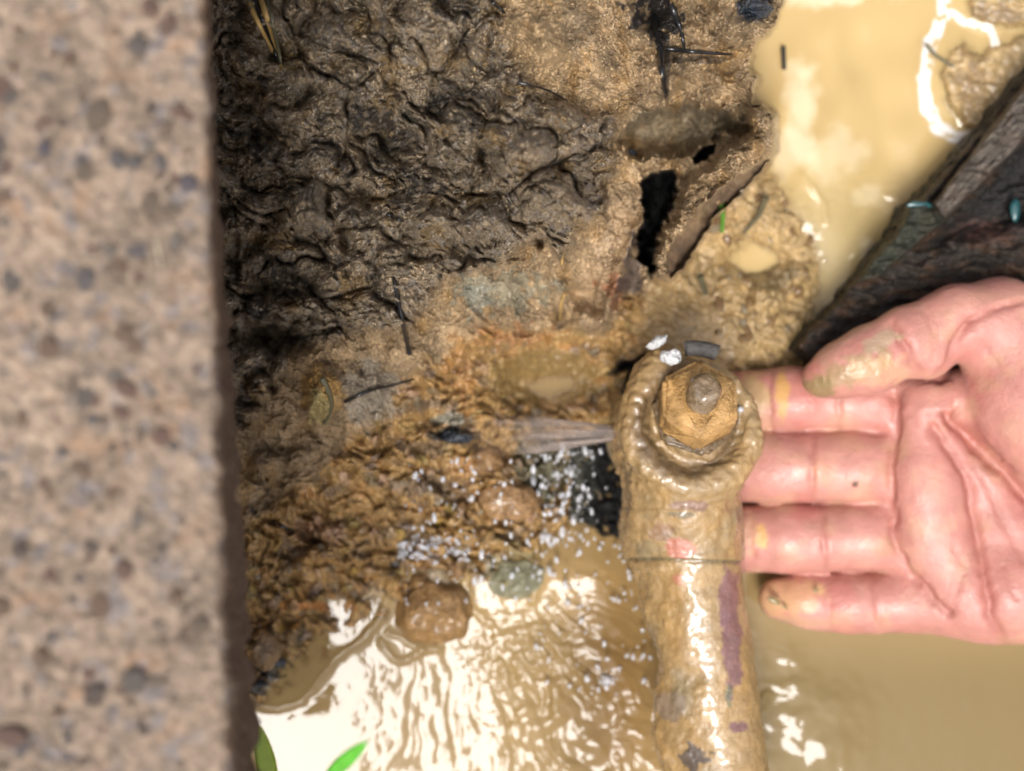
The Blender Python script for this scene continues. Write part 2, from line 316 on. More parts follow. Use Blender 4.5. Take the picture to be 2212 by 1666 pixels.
    def paint(b, cc_, s=1.0, sharp=2.0, nz=.45):
        nonlocal col
        mk = sm(1.15 - ell(u, v, b) + nz * fbm(u / 30, v / 30, int(b[0]) % 97, 3), 0, .35) * s
        col = col + (np.array(cc_) - col) * mk[..., None]
    paint((1420, 25, 52, 60), (.012, .012, .014), .95, nz=1); paint((1630, 15, 38, 32), (.03, .04, .06), .95)
    paint((1440, 140, 8, 90), (.02, .018, .015), .8, nz=.3); paint((1520, 130, 60, 9), (.02, .02, .02), .7)
    paint((1090, 625, 95, 42), (.30, .275, .19), .75, nz=.9); paint((1030, 645, 26, 40), (.27, .275, .22), .7, nz=.9)
    paint((800, 850, 62, 75), (.36, .30, .22), .9, nz=.3); paint((690, 850, 42, 55), (.52, .30, .08), .8); paint((690, 880, 26, 40), (.42, .36, .16), .8)
    paint((1110, 730, 60, 22), (.46, .22, .09), .55, nz=1.3); 
    paint((995, 790, 24, 60), (.44, .22, .07), .55, nz=1.2); paint((1170, 815, 125, 60), (.25, .165, .06), .9, nz=.15)
    paint((975, 940, 50, 16), (.02, .025, .028), .9); paint((980, 905, 42, 14), (.33, .33, .27), .8)
    paint((1490, 270, 130, 42), (.22, .18, .115), .7); paint((1180, 120, 60, 120), (.42, .29, .15), .7); paint((1240, 60, 30, 60), (.36, .27, .17), .5)
    paint((1170, 1010, 60, 70), (.11, .12, .085), .8); paint((590, 1440, 44, 26), (.05, .07, .085), .85, nz=.8); paint((560, 1490, 24, 14), (.05, .07, .085), .8)
    paint((690, 1310, 70, 10), (.5, .19, .04), .6, nz=.8); paint((920, 1050, 70, 25), (.27, .21, .15), .6); paint((1000, 1010, 40, 25), (.46, .25, .10), .6)
    paint((1110, 1230, 66, 50), (.24, .22, .12), .7); paint((1665, 600, 60, 26), (.06, .045, .02), .6); paint((690, 1150, 60, 30), (.36, .20, .12), .5)
    paint((2100, 190, 30, 90), (.22, .14, .06), .7, nz=1); paint((2150, 25, 60, 25), (.22, .15, .08), .7, nz=1)
    col = col + (c(.40, .275, .155) * (1 + .15 * n2) - col) * e(chm) * .75; col = col + (c(.28, .185, .115) - col) * e(fc) * .9
    paint((1325, 630, 22, 40), (.40, .15, .07), .7, nz=1.2); paint((1365, 590, 22, 62), (.12, .09, .08), .8, nz=.8); paint((1368, 660, 26, 24), (.32, .18, .05), .7)
    dk = np.maximum(np.maximum(sm(Z['slot'], -6, 4), sm(Z['slot2'], -4, 3)), sm(Z['hole'], -8, 8))  # shade inside the slots and recess, painted as near-black earth
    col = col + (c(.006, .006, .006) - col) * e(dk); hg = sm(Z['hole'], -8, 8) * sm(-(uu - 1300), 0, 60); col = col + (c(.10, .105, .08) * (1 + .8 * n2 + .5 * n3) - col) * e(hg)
    # silt settles a little paler on the tops of crumbs
    wet = .52 * crm + .40 * tan + .20 * low
    wet = wet + .12 * fbm(u / 50, v / 50, 66, 2); wet = np.clip(wet, .08, .75); wet = np.where(dk > .3, .55, wet)
    return z, np.clip(col, .004, .8), wet

def outside(z, u, v):                 # beyond the frame the bank closes round the pit
    x = np.maximum(0, np.maximum(-u, u - 2300) / 500); y = np.maximum(0, np.maximum(-150 - v, v - 1750) / 500)
    k = sm(np.hypot(x, y), 0, 1.6); tgt = np.where((u < 450) | ((v < 0) & (u < 1700)), 100, -25) + 130 * sm(np.maximum(u - 3600, v - 2900) / 900, 0, 1) * np.where(u < 450, .0, 1)
    return z * (1 - k) + tgt * k

# ------------------------------------------------------------------ materials
M_mud = material('wet_mud', use_col=True, rough_attr='wet', bumps=(('c', 480, .0010), ('c', 1000, .0005), ('n', 900, .0008)), var=.4, vscale=700, coat=.35, coat_rough=.12)
t_ = M_mud.node_tree; a_ = t_.nodes.new('ShaderNodeAttribute'); a_.attribute_name = 'wet'; r_ = t_.nodes.new('ShaderNodeMapRange'); r_.inputs[1].default_value = .15; r_.inputs[2].default_value = .5; r_.inputs[3].default_value = .8; r_.inputs[4].default_value = .04
t_.links.new(a_.outputs['Fac'], r_.inputs[0]); t_.links.new(r_.outputs[0], t_.nodes['Principled BSDF'].inputs['Coat Weight'])
M_pipe = material('mud_coated_metal', use_col=True, rough_attr='wet', bumps=(('n', 260, .0007), ('n', 1100, .0002)), var=.22, vscale=300, coat=.6, coat_rough=.06)
M_skin = material('wet_skin', use_col=True, rough_attr='wet', bumps=(('n', 420, .00028), ('v', 1500, .00012)), var=.12, vscale=160, sss=.2, coat=.04, coat_rough=.15)
M_slab = material('weathered_concrete', use_col=True, rough=.8, bumps=(('n', 500, .0012), ('v', 900, .0006)), var=.3, vscale=450, spec=.3)
M_wood = material('rotten_wet_wood', use_col=True, rough_attr='wet', bumps=(('n', 320, .0016), ('n', 1200, .0006)), var=.5, vscale=350, spec=.4)
def stone_mat(n, c, r=.35): return material(n, c, r, bumps=(('n', 260, .003), ('n', 1100, .0008)), var=.55, vscale=260, coat=.35, coat_rough=.15)
def water_material():
    m = bpy.data.materials.new('muddy_water'); m.use_nodes = True; t = m.node_tree; L = t.links.new; t.nodes.clear()
    out = N(t, 'ShaderNodeOutputMaterial'); tc = N(t, 'ShaderNodeTexCoord')
    dp = N(t, 'ShaderNodeAttribute', attribute_name='depth'); ca = N(t, 'ShaderNodeAttribute', attribute_name='Col')
    ml = N(t, 'ShaderNodeMath', operation='MULTIPLY'); ml.inputs[1].default_value = -.62; L(dp.outputs['Fac'], ml.inputs[0])
    ex = N(t, 'ShaderNodeMath', operation='EXPONENT'); L(ml.outputs[0], ex.inputs[0])
    dif = N(t, 'ShaderNodeBsdfDiffuse'); L(ca.outputs['Color'], dif.inputs['Color'])
    tr = N(t, 'ShaderNodeBsdfTransparent'); tr.inputs['Color'].default_value = (1, .93, .8, 1)
    mx = N(t, 'ShaderNodeMixShader'); L(ex.outputs[0], mx.inputs[0]); L(dif.outputs[0], mx.inputs[1]); L(tr.outputs[0], mx.inputs[2])
    bp = N(t, 'ShaderNodeBump'); bp.inputs['Distance'].default_value = .00012
    nz = N(t, 'ShaderNodeTexNoise', Scale=160.0, Detail=2.0); L(tc.outputs['Object'], nz.inputs['Vector']); L(nz.outputs[0], bp.inputs['Height'])
    fr = N(t, 'ShaderNodeFresnel', IOR=1.33); L(bp.outputs[0], fr.inputs['Normal'])
    gl = N(t, 'ShaderNodeBsdfGlossy', Roughness=.035); L(bp.outputs[0], gl.inputs['Normal'])
    m2 = N(t, 'ShaderNodeMixShader'); L(fr.outputs[0], m2.inputs[0]); L(mx.outputs[0], m2.inputs[1]); L(gl.outputs[0], m2.inputs[2])
    L(m2.outputs[0], out.inputs['Surface']); return m
M_water = water_material()

# ------------------------------------------------------------------ mud bank (one sheet, pit and surroundings)
def axis(parts):
    a = [np.arange(p[0], p[1], p[2], dtype=float) for p in parts]; return np.concatenate(a)
ua = np.concatenate([[-60000, -9000, -4000, -2500], axis([(-1600, 300, 90), (300, 440, 8), (440, 1780, 1.9), (1780, 2260, 4.2), (2260, 5000, 80)]), [7000, 12000, 60000]])
va = np.concatenate([[-60000, -9000, -4000, -2500], axis([(-1600, -60, 80), (-60, -12, 6), (-12, 1600, 1.9), (1600, 1700, 5), (1700, 4400, 80)]), [6000, 12000, 60000]])
U, V = np.meshgrid(ua, va)
tz, tcol, twet = terr(np.clip(U, -3000, 6000), np.clip(V, -3000, 6000))
tz = outside(tz, U, V)
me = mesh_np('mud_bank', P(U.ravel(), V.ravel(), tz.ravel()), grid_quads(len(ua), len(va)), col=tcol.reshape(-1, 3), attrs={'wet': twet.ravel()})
put('mud_bank', me, M_mud, kind='structure')
def tz1(u, v): return float(terr(np.array([float(u)]), np.array([float(v)]), False)[0])

# ------------------------------------------------------------------ muddy water
RIBS = [([(545, 1522), (600, 1532), (650, 1515), (690, 1470), (720, 1425), (790, 1378), (822, 1335), (842, 1285), (868, 1243)], 9, .4),
        ([(985, 1188), (1005, 1250), (1015, 1310), (1060, 1350)], 9, .4), ([(838, 1365), (870, 1382), (905, 1402), (950, 1405)], 7, .35), ([(822, 1385), (845, 1422), (880, 1428), (912, 1402)], 8, .35),
        ([(870, 1190), (930, 1175), (990, 1185)], 8, .7), ([(1150, 1210), (1165, 1260), (1150, 1300)], 8, .7), ([(1655, 1500), (1640, 1530)], 10, .6),
        ([(1735, 380), (1780, 440), (1785, 480)], 7, .45), ([(1850, 545), (1875, 525)], 14, .7)]
def water_h(u, v):
    h = np.zeros(u.shape)
    for pts, wd, a in RIBS:
        b = np.array(pts); k = (np.abs(u - b[:, 0].mean()) < 400) & (np.abs(v - b[:, 1].mean()) < 400)
        d = seg_d(u[k] + 4 * pn(u[k] / 25, v[k] / 25, 4), v[k] + 4 * pn(u[k] / 25, v[k] / 25, 6), pts); h[k] += a * np.exp(-(d / wd) ** 2)
    isl = np.maximum(poly_sd(u, v, ISLE), poly_sd(u, v, ISLE2)); h += 1.9 * np.exp(-np.clip(-isl, 0, 999) / 42.0) * (u > 1800) * np.exp(-(np.clip(-isl, 0, 999) / 60.) ** 4)
    # outflow streaks fanning from under the spray
    cx, cy = 960., 1080.; r = np.hypot(u - cx, v - cy); th = np.arctan2(v - cy, u - cx)
    wob = .05 * fbm(u / 120, v / 120, 2, 2)
    h += 4.2 * (1 - sm(u, 500, 1050)) * sm(v, 1150, 1300) * (u < 1100)
    h += np.clip((1700 - v) * .130 * .088, 0, 5.6) * (1 - sm(u, 1280, 1460)) * sm(v, 1120, 1260)
    st = fbm((th + wob) * 15, r / 230, 12, 3, .5)
    am = np.exp(-((th - 1.1) / .62) ** 4) * sm(r, 260, 380) * np.exp(-((r - 520) / 330.) ** 4)
    am = am * (1 - .7 * sm(th, 1.25, 1.4))
    h += .62 * st * am * (.4 + .9 * sm(pn(u / 90, v / 90, 29), -.4, .4)) + .55 * fbm(u / 62, v / 48, 27, 2) * am
    chop = fbm(u / 26, v / 22, 14, 3); ca = np.exp(-ell(u, v, (1160, 1400, 130, 110)) ** 2)
    h += .3 * chop * ca
    for b_, a_ in (((1795, 1525, 70, 46), .95), ((1800, 1610, 60, 40), .85), ((1722, 1480, 34, 30), .55), ((1710, 1420, 26, 22), .35), ((1725, 1560, 40, 34), .6)):
        h += a_ * np.exp(-ell(u + 10 * pn(u / 30, v / 30, 44), v + 10 * pn(u / 30, v / 30, 45), b_) ** 2)
    # long slow swell
    h += 2.6 * fbm(u / 170, v / 260, 71, 2) * np.exp(-ell(u, v, (1830, 350, 260, 420)) ** 4) + .8 * pn(u / 60, v / 100, 72) * np.exp(-ell(u, v, (1780, 260, 120, 260)) ** 2) + .12 * pn(u / 300, v / 300, 73)
    h += .28 * pn(u / 26, v / 18, 74) * np.exp(-ell(u, v, (1860, 420, 120, 60)) ** 2)
    return h
ub = np.concatenate([axis([(380, 530, 20), (530, 1400, 2.2), (1400, 2260, 3.2), (2260, 5200, 90)]), [6000]])
vb = np.concatenate([axis([(-1500, -40, 80), (-40, 1140, 4.2), (1140, 1700, 2.2), (1700, 4400, 90)]), [5200]])
UB, VB = np.meshgrid(ub, vb); wt = terr(UB, VB, False); wt = outside(wt, UB, VB); wh = water_h(UB, VB)
depth = np.clip(wh + .3 - wt, 0, 60)
wc = np.zeros(UB.shape + (3,)) + np.array([.36, .25, .11])
nn = fbm(UB / 260, VB / 260, 88, 3)[..., None]
wc = wc * (1 + .08 * nn)
brown = sm(-(UB - 1900) / 500., -0.2, 1) * 0 + np.exp(-ell(UB, VB, (1340, 1440, 140, 330)) ** 2)
wc = wc + (np.array([.17, .10, .035]) - wc) * (brown * .95)[..., None]
up_ = sm(UB, 1350, 1500) * (1 - sm(VB, 500, 1100)); wc = wc + (np.array([.46, .335, .15]) - wc) * (up_ * .9)[..., None]
wc = wc * (1 - .3 * sm(VB, 1250, 1400) * (1 - sm(UB, 1250, 1400)))[..., None]
for b_, s_c in (((1735, 250, 40, 110), .8), ((1700, 330, 50, 60), .6), ((1800, 330, 70, 60), .5), ((1790, -10, 120, 26), .9), ((1870, 420, 40, 26), .5), ((1870, 540, 20, 30), .8)):  # cream patches: sky reflection painted into the water colour
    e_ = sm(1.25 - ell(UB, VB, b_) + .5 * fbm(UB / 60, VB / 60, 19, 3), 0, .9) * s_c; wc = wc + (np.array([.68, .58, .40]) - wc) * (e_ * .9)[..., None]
RING = [(2035, -60), (2040, 30), (2008, 100), (1996, 170), (2002, 230), (2025, 275), (2065, 298), (2110, 292)]; RING2 = [(2045, 20), (2085, 50), (2140, 62), (2160, 130), (2170, 200)]  # bright meniscus reflection round the islet, painted as white lines
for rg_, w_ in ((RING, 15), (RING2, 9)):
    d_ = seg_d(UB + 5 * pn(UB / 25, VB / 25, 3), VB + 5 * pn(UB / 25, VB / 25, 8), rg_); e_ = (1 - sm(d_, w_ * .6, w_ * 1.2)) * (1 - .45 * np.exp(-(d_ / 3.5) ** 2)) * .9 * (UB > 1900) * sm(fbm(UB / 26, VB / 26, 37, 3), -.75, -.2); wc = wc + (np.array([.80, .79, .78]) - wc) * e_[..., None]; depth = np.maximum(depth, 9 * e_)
low_shade = sm(VB, 1150, 1500) * sm(UB, 1500, 1650); wc = wc + (np.array([.165, .12, .05]) - wc) * (low_shade * .92)[..., None]  # lower right water painted darker for the shade of hand and person
silt = np.exp(-ell(UB, VB, (1800, 560, 110, 200)) ** 2); wc = wc + (np.array([.36, .285, .14]) - wc) * (silt * .8)[..., None]
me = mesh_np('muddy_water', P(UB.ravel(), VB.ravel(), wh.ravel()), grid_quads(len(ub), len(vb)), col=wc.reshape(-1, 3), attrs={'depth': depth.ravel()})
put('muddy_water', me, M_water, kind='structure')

# ------------------------------------------------------------------ concrete slab at the left
def interp(v, pts): return np.interp(v, [p[0] for p in pts], [p[1] for p in pts])
vs = np.concatenate([np.linspace(-900, -20, 30), np.linspace(-12, 1680, 420), np.linspace(1700, 2600, 30)])
ns = 250; T = np.linspace(0, 1, ns)
edge = interp(vs, [(-900, 436), (0, 446), (160, 449), (300, 453), (400, 458), (560, 462), (900, 474), (1300, 486), (1666, 502), (2600, 540)])
edge = edge + 12 * fbm(vs / 90, vs * 0, 5, 4)
bot = interp(vs, [(-900, 440), (0, 452), (160, 454), (300, 460), (400, 470), (560, 480), (700, 492), (900, 508), (1100, 518), (1300, 533), (1500, 548), (1666, 560), (2600, 610)]) + 11 * fbm(vs / 80, vs * 0, 15, 4)
ZT = 192.
rows = []; fl = []
for t in T:
    if t < .7: q = t / .7; u = -700 * (1 - q) ** 1.4 + (edge - 26) * (1 - (1 - q) ** 1.4); z = np.full(vs.shape, ZT)
    elif t < .8: q = (t - .7) / .1; a = q * math.pi / 2; u = edge - 26 + 26 * math.sin(a); z = ZT - 3.5 * (1 - math.cos(a)) + 0 * vs
    elif t < .95: q = (t - .8) / .15; u = edge + (bot - edge) * q; z = ZT - 3.5 - 30 * q + 0 * vs
    else: q = (t - .95) / .05; u = bot - (bot + 700) * q; z = ZT - 33.5 - 4 * math.sin(q * math.pi / 2) + 0 * vs
    rows.append((u, z)); fl.append(np.full(vs.shape, 1. if t > .8 else 0.))
SU = np.array([r[0] for r in rows]).T; SZ = np.array([r[1] for r in rows]).T; SV = np.repeat(vs[:, None], ns, 1)
pts = P(SU, SV, SZ); Pm = pts * 1000
nA = vn3(Pm, .25, 3, 3); nB = vn3(Pm, .9, 9, 3)
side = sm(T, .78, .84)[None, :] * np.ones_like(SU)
pts[..., 2] += (1.0 * nA + .55 * nB) / 1000 * (1 - side); pts[..., 0] += (1.2 * nA + .7 * nB) / 1000 * side
b1 = vn3(Pm, .12, 33, 3)[..., None]; b2 = vn3(Pm, .6, 37, 3)[..., None]; b3 = vn3(Pm, .2, 39, 3)[..., None]; b4 = vn3(Pm, .42, 44, 2)[..., None]
sc_ = np.array([.22, .165, .12]) * (1 + .3 * b1 + .6 * b2)
sc_ = sc_ + (np.array([.27, .17, .105]) - sc_) * sm(b3, .1, .55) * .75
sc_ = sc_ + (np.array([.15, .14, .145]) - sc_) * sm(b4, .1, .5) * .65
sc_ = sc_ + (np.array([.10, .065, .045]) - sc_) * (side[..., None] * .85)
slab = put('concrete_slab', None, label='thick rough concrete slab with pebbles showing, blurred along the left side', cat='slab', loc=(-.09, 0, .175))
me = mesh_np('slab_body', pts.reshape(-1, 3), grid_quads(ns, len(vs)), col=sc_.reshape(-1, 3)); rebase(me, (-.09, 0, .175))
put('slab_body', me, M_slab, slab)
def ico_mesh(name, mat, sub=3, squash=(1, 1, 1), amp=.18, freq=1.6, seed=0, facet=0):
    bm = bmesh.new(); bmesh.ops.create_icosphere(bm, subdivisions=sub, radius=1)
    co = np.array([v.co[:] for v in bm.verts]); d = 1 + amp * vn3(co + 7, freq, seed, 3)
    if facet: d = d * (1 - .25 * facet * np.clip(np.abs(vn3(co + 3, .9, seed + 4, 1)), 0, 1))
    co = co * d[:, None] * np.array(squash)
    for v, c_ in zip(bm.verts, co): v.co = c_
    for f in bm.faces: f.smooth = True
    me = bpy.data.meshes.new(name); bm.to_mesh(me); bm.free(); me.materials.append(mat); return me
PB = (.235, .185, .145)
pcols = {'tan': (.28, .205, .135), 'grey': (.19, .17, .155), 'red': (.27, .13, .09), 'orange': (.31, .18, .10), 'blue': (.11, .115, .18), 'pale': (.33, .29, .24), 'dark': (.13, .095, .08), 'slate': (.17, .17, .19)}
pmesh = {k: [ico_mesh('slab_pebble', material('pebble_' + k, tuple(.5 * a + .5 * b for a, b in zip(c_, PB)), .7, bumps=(('n', 900, .0006),), var=.2), 2, (1, .8, .55), .25, 1.4, i) for i in range(2)] for k, c_ in pcols.items()}
def slab_pebble(u, v, r, k, up=.25):
    o = put('pebble', random.choice(pmesh[k]), parent=slab); p = Pt(u, v, ZT)
    o.location = Vector(p) - slab.location + Vector((0, 0, r * up * .001)); s = r / 1000
    o.scale = (s * random.uniform(.8, 1.3), s, s * .8); o.rotation_euler = (0, 0, random.uniform(0, 6))
for u, v, r, k in [(97, 322, 1.5, 'blue'), (175, 345, 1.0, 'slate'), (255, 345, 1.7, 'slate'), (290, 352, 1.5, 'slate'), (348, 352, 1.3, 'slate'), (408, 398, 1.8, 'blue'), (365, 55, 1.6, 'red'), (325, 20, 1.7, 'red'),
                   (385, 240, 1.5, 'red'), (240, 545, 1.3, 'pale'), (150, 130, 1.4, 'orange'), (300, 100, 2.2, 'grey'), (25, 1590, 2.2, 'red'), (90, 1420, 1.7, 'orange'), (270, 1230, 1.8, 'red'), (110, 1240, 1.4, 'red'),
                   (205, 1500, 2, 'dark'), (290, 1470, 2.6, 'grey'), (300, 1120, 1.6, 'pale'), (5, 1310, 1.7, 'orange'), (215, 250, 2.6, 'tan'), (380, 1290, 1.6, 'orange'), (430, 1355, 2, 'tan'), (45, 1190, 1.6, 'dark'), (270, 720, 1.6, 'orange'), (275, 840, 1.8, 'red'), (100, 670, 1.3, 'orange')]:
    slab_pebble(u, v, r, k)
for i in range(230):
    slab_pebble(random.uniform(-20, 430), random.uniform(-20, 1690), random.choice([.5, .7, .8, 1.0, 1.3, 1.6, 2.1]), random.choice(['tan', 'tan', 'grey', 'grey', 'pale', 'slate', 'orange', 'red', 'dark', 'tan', 'orange', 'red', 'orange']), up=random.uniform(-.45, 0))

# ------------------------------------------------------------------ signed-distance solids
import openvdb
class SDF:
    def __init__(s, lo, hi, vx):
        s.lo = np.array(lo, float); s.vx = vx; n = np.ceil((np.array(hi) - s.lo) / vx).astype(int)
        s.n = n; s.g = np.full(n, 30.0, np.float32)
        s.ax = [s.lo[i] + vx * np.arange(n[i]) for i in range(3)]
    def box(s, lo, hi):
        return tuple(slice(max(0, int((lo[i] - s.lo[i]) / s.vx)), min(s.n[i], int((hi[i] - s.lo[i]) / s.vx) + 2)) for i in range(3))
    def xyz(s, b):
        return s.ax[0][b[0]][:, None, None], s.ax[1][b[1]][None, :, None], s.ax[2][b[2]][None, None, :]
    def new(s): g = SDF.__new__(SDF); g.__dict__.update(s.__dict__); g.g = np.full(s.n, 30.0, np.float32); return g
    def add(s, f, lo, hi, k=3.0, pad=8):
        b = s.box(np.array(lo) - pad, np.array(hi) + pad); X, Y, Z = s.xyz(b); d = f(X, Y, Z).astype(np.float32); a = s.g[b]
        h = np.maximum(k - np.abs(a - d), 0) / k; s.g[b] = np.minimum(a, d) - h * h * k * .25
    def cap(s, a, b, ra, rb, k=3.0, flat=1.0):
        a = np.array(a, float); b = np.array(b, float); ab = b - a; L2 = ab @ ab
        def f(X, Y, Z):
            t = np.clip(((X - a[0]) * ab[0] + (Y - a[1]) * ab[1] + (Z - a[2]) * ab[2]) / L2, 0, 1)
            return np.sqrt((X - a[0] - t * ab[0]) ** 2 + (Y - a[1] - t * ab[1]) ** 2 + ((Z - a[2] - t * ab[2]) / flat) ** 2) - (ra + (rb - ra) * t)
        r = max(ra, rb); s.add(f, np.minimum(a, b) - r, np.maximum(a, b) + r, k)
    def ell(s, c, r, k=4.0, rot=0):
        c = np.array(c, float); r = np.array(r, float); ca, sa = math.cos(rot), math.sin(rot)
        def f(X, Y, Z):
            x = X - c[0]; y = Y - c[1]; x, y = x * ca + y * sa, -x * sa + y * ca
            q = np.sqrt((x / r[0]) ** 2 + (y / r[1]) ** 2 + ((Z - c[2]) / r[2]) ** 2); return (q - 1) * r.min()
        s.add(f, c - r.max(), c + r.max(), k)
    def mesh(s):
        g = openvdb.FloatGrid(30.0); g.copyFromArray(s.g); p, q = g.convertToQuads(0.0)
        p = p.astype(np.float64) * s.vx + s.lo
        e = (s.xyz, )
        i = np.clip(((p - s.lo) / s.vx).astype(int), 1, s.n - 2)
        G = s.g; nx = G[i[:, 0] + 1, i[:, 1], i[:, 2]] - G[i[:, 0] - 1, i[:, 1], i[:, 2]]; ny = G[i[:, 0], i[:, 1] + 1, i[:, 2]] - G[i[:, 0], i[:, 1] - 1, i[:, 2]]; nz = G[i[:, 0], i[:, 1], i[:, 2] + 1] - G[i[:, 0], i[:, 1], i[:, 2] - 1]
        nrm = np.stack([nx, ny, nz], 1); nrm /= np.linalg.norm(nrm, axis=1)[:, None] + 1e-9
        return p, q[:, ::-1], nrm
def Q(u, v, z): f = S * (CAMZ - z); return ((u - 1106) * f, -(v - 833) * f, z)
def fr(z): return S * (CAMZ - z)
def to_uv(p): f = S * (CAMZ - p[:, 2]); return p[:, 0] / f + 1106, 833 - p[:, 1] / f

# ------------------------------------------------------------------ the hand
D = SDF((48, -90, -16), (285, 48, 62), .75)
palm = D.new()
for (a, b, ra, rb) in [((1985, 885, 17), (2480, 930, 16), 11.5, 17), ((1985, 1010, 17), (2500, 1000, 15), 12.5, 18), ((1990, 1150, 16), (2500, 1080, 15), 12.0, 18), ((2030, 1275, 14), (2500, 1150, 14), 10.5, 17)]:
    palm.cap(Q(*a), Q(*b), ra, rb, 6)
palm.ell(Q(2010, 1060, 22), (11, 13, 9), 5); palm.ell(Q(2030, 1190, 19), (12, 12, 9.5), 5); palm.ell(Q(2020, 900, 21), (9, 11, 9), 5)
palm.ell(Q(2190, 1270, 19), (26, 15, 14), 6, .15)                               # hypothenar
palm.cap(Q(2500, 960, 15), Q(3400, 980, 18), 24, 30, 10, .85); palm.cap(Q(2500, 1100, 15), Q(3400, 1120, 18), 22, 30, 10, .85)
fingers = [
 [((1500, 880, 8), 7.8), ((1620, 868, 11), 8.9), ((1812, 862, 14), 9.3), ((1960, 872, 15), 9.6)],
 [((1480, 1016, 8), 7.6), ((1590, 1012, 12), 9.5), ((1757, 1010, 16), 10.1), ((1960, 1008, 16), 9.9)],
 [((1530, 1168, 9), 7.8), ((1625, 1164, 13), 9.2), ((1778, 1163, 16), 9.6), ((1965, 1155, 16), 9.3)],
 [((1684, 1293, 12), 6.3), ((1780, 1300, 14), 7.9), ((1885, 1303, 15), 8.4), ((2050, 1290, 14), 9.0)]]
for F in fingers:
    g = D.new()
    for (p, r), (p2, r2) in zip(F[:-1], F[1:]): g.cap(Q(*p), Q(*p2), r * .935, r2 * .935, 2.0, .93)
    for (p, r), (p2, r2) in zip(F[:-1], F[1:]):                                  # fleshy pads between the joints
        mid = [(p[i] + p2[i]) / 2 for i in range(3)]; L_ = abs(p2[0] - p[0]) * fr(15)
        mid[2] += .7; g.ell(Q(*mid), (L_ * .47, (r + r2) / 2 * .945, (r + r2) / 2 * .93), 3.5)
    a = g.g; d = palm.g; k = 3.0; h = np.maximum(k - np.abs(a - d), 0) / k
    D.g = np.minimum(D.g, np.where(h > 0, np.minimum(a, d) - h * h * k * .25, np.minimum(a, d)))
D.g = np.minimum(D.g, palm.g)
th = D.new()
TH = [((1772, 818, 31), 5.0), ((1815, 800, 32), 7.2), ((1880, 775, 33), 8.6), ((1960, 738, 34), 8.6), ((2070, 695, 32), 9.6), ((2160, 700, 29), 12.0), ((2420, 860, 24), 20.0)]
for (p, r), (p2, r2) in zip(TH[:-1], TH[1:]): th.cap(Q(*p), Q(*p2), r, r2, 2.5, .95)
th.ell(Q(1858, 790, 35), (8.5, 7.4, 6.6), 2, -.35); th.ell(Q(2010, 768, 33), (7.5, 6.0, 8.0), 2.0, .5)
th.ell(Q(2290, 865, 27), (27, 24, 19), 5, -.5)                                # thenar mass
a = th.g; d = D.g; k = 2.2; h = np.maximum(k - np.abs(a - d), 0) / k; D.g = np.minimum(a, d) - h * h * k * .25
hp, hq, hn = D.mesh(); hu, hv = to_uv(hp)
zc = lambda L_: [(x * .5364 + 1531, y * .5364 + 553) for x, y in L_]
top = np.clip(hn[:, 2], 0, 1); thumbm = (hp[:, 2] > 27) & (hv < 640 + .0 * hu + 250) & (hu < 2060)
CR = [(zc([(930, 500), (945, 590), (990, 670), (1060, 745), (1180, 865), (1269, 965), (1400, 1100)]), 10, 2.8, 0), (zc([(900, 690), (980, 790), (1050, 900), (1080, 1100), (1110, 1300), (1135, 1450), (1190, 1570)]), 8, 1.5, 0),
      (zc([(1060, 840), (1130, 940), (1200, 1100), (1269, 1230)]), 6, .5, 0), (zc([(752, 560), (752, 700), (738, 850), (732, 1000), (762, 1200), (790, 1265), (870, 1350), (960, 1450)]), 7, 1.7, 0),
      (zc([(415, 720), (412, 850), (410, 985)]), 5, .75, 0), (zc([(425, 720), (425, 850), (420, 985)]), 3, .4, 0), (zc([(460, 1000), (462, 1100), (470, 1260)]), 5, .8, 0), (zc([(172, 1030), (165, 1130), (180, 1260)]), 5, .6, 0),
      (zc([(525, 560), (522, 690)]), 5, .7, 0), (zc([(485, 1270), (480, 1380), (490, 1500)]), 5, .35, 0), (zc([(655, 1275), (670, 1380), (700, 1500)]), 5, .7, 0), (zc([(250, 470), (245, 600), (250, 710)]), 5, .7, 0),
      (zc([(855, 200), (900, 290), (915, 370), (900, 430)]), 3, .4, 1), (zc([(885, 200), (925, 290), (935, 370), (925, 430)]), 2.5, .3, 1), (zc([(735, 275), (790, 360), (820, 440), (850, 485)]), 6, 1.1, 1),
      (zc([(1060, 260), (1000, 340), (985, 430), (930, 490)]), 8, 1.5, 1), (zc([(1269, 180), (1150, 215), (1070, 260)]), 6, .8, 1), (zc([(950, 560), (1000, 660), (960, 740)]), 3, .3, 0), (zc([(990, 1180), (1030, 1260), (1000, 1350)]), 4, .3, 0),
      (zc([(1190, 1250), (1210, 1320), (1240, 1380)]), 4, .5, 0), (zc([(800, 640), (860, 690), (940, 770)]), 4, .4, 0), (zc([(1100, 350), (1190, 480), (1269, 560)]), 5, .3, 1)]
disp = np.zeros(len(hp)); red = np.zeros(len(hp))
for pts_, wd, dp_, on_th in CR:
    k = (top > 0); d = np.full(len(hp), 1e3); d[k] = seg_d(hu[k] + 5 * pn(hu[k] / 30, hv[k] / 30, 5), hv[k] + 4 * pn(hu[k] / 18, hv[k] / 18, 6), pts_)
    msk = np.where(thumbm, 1. if on_th else 0., 1.)
    g = np.exp(-(d / (wd * 1.25)) ** 2) * top * msk; disp -= dp_ * g + dp_ * .55 * np.exp(-(d / (wd * 3.2)) ** 2) * top * msk * (dp_ > .9); red += np.exp(-(d / (wd * 1.5)) ** 2) * top * msk * min(1, dp_)
disp += .35 * vn3(hp, .12, 4, 2) + .10 * vn3(hp, .6, 5, 2)
hp2 = hp + hn * disp[:, None]
base = np.array([.45, .205, .165]); hc = np.zeros((len(hp), 3)) + base
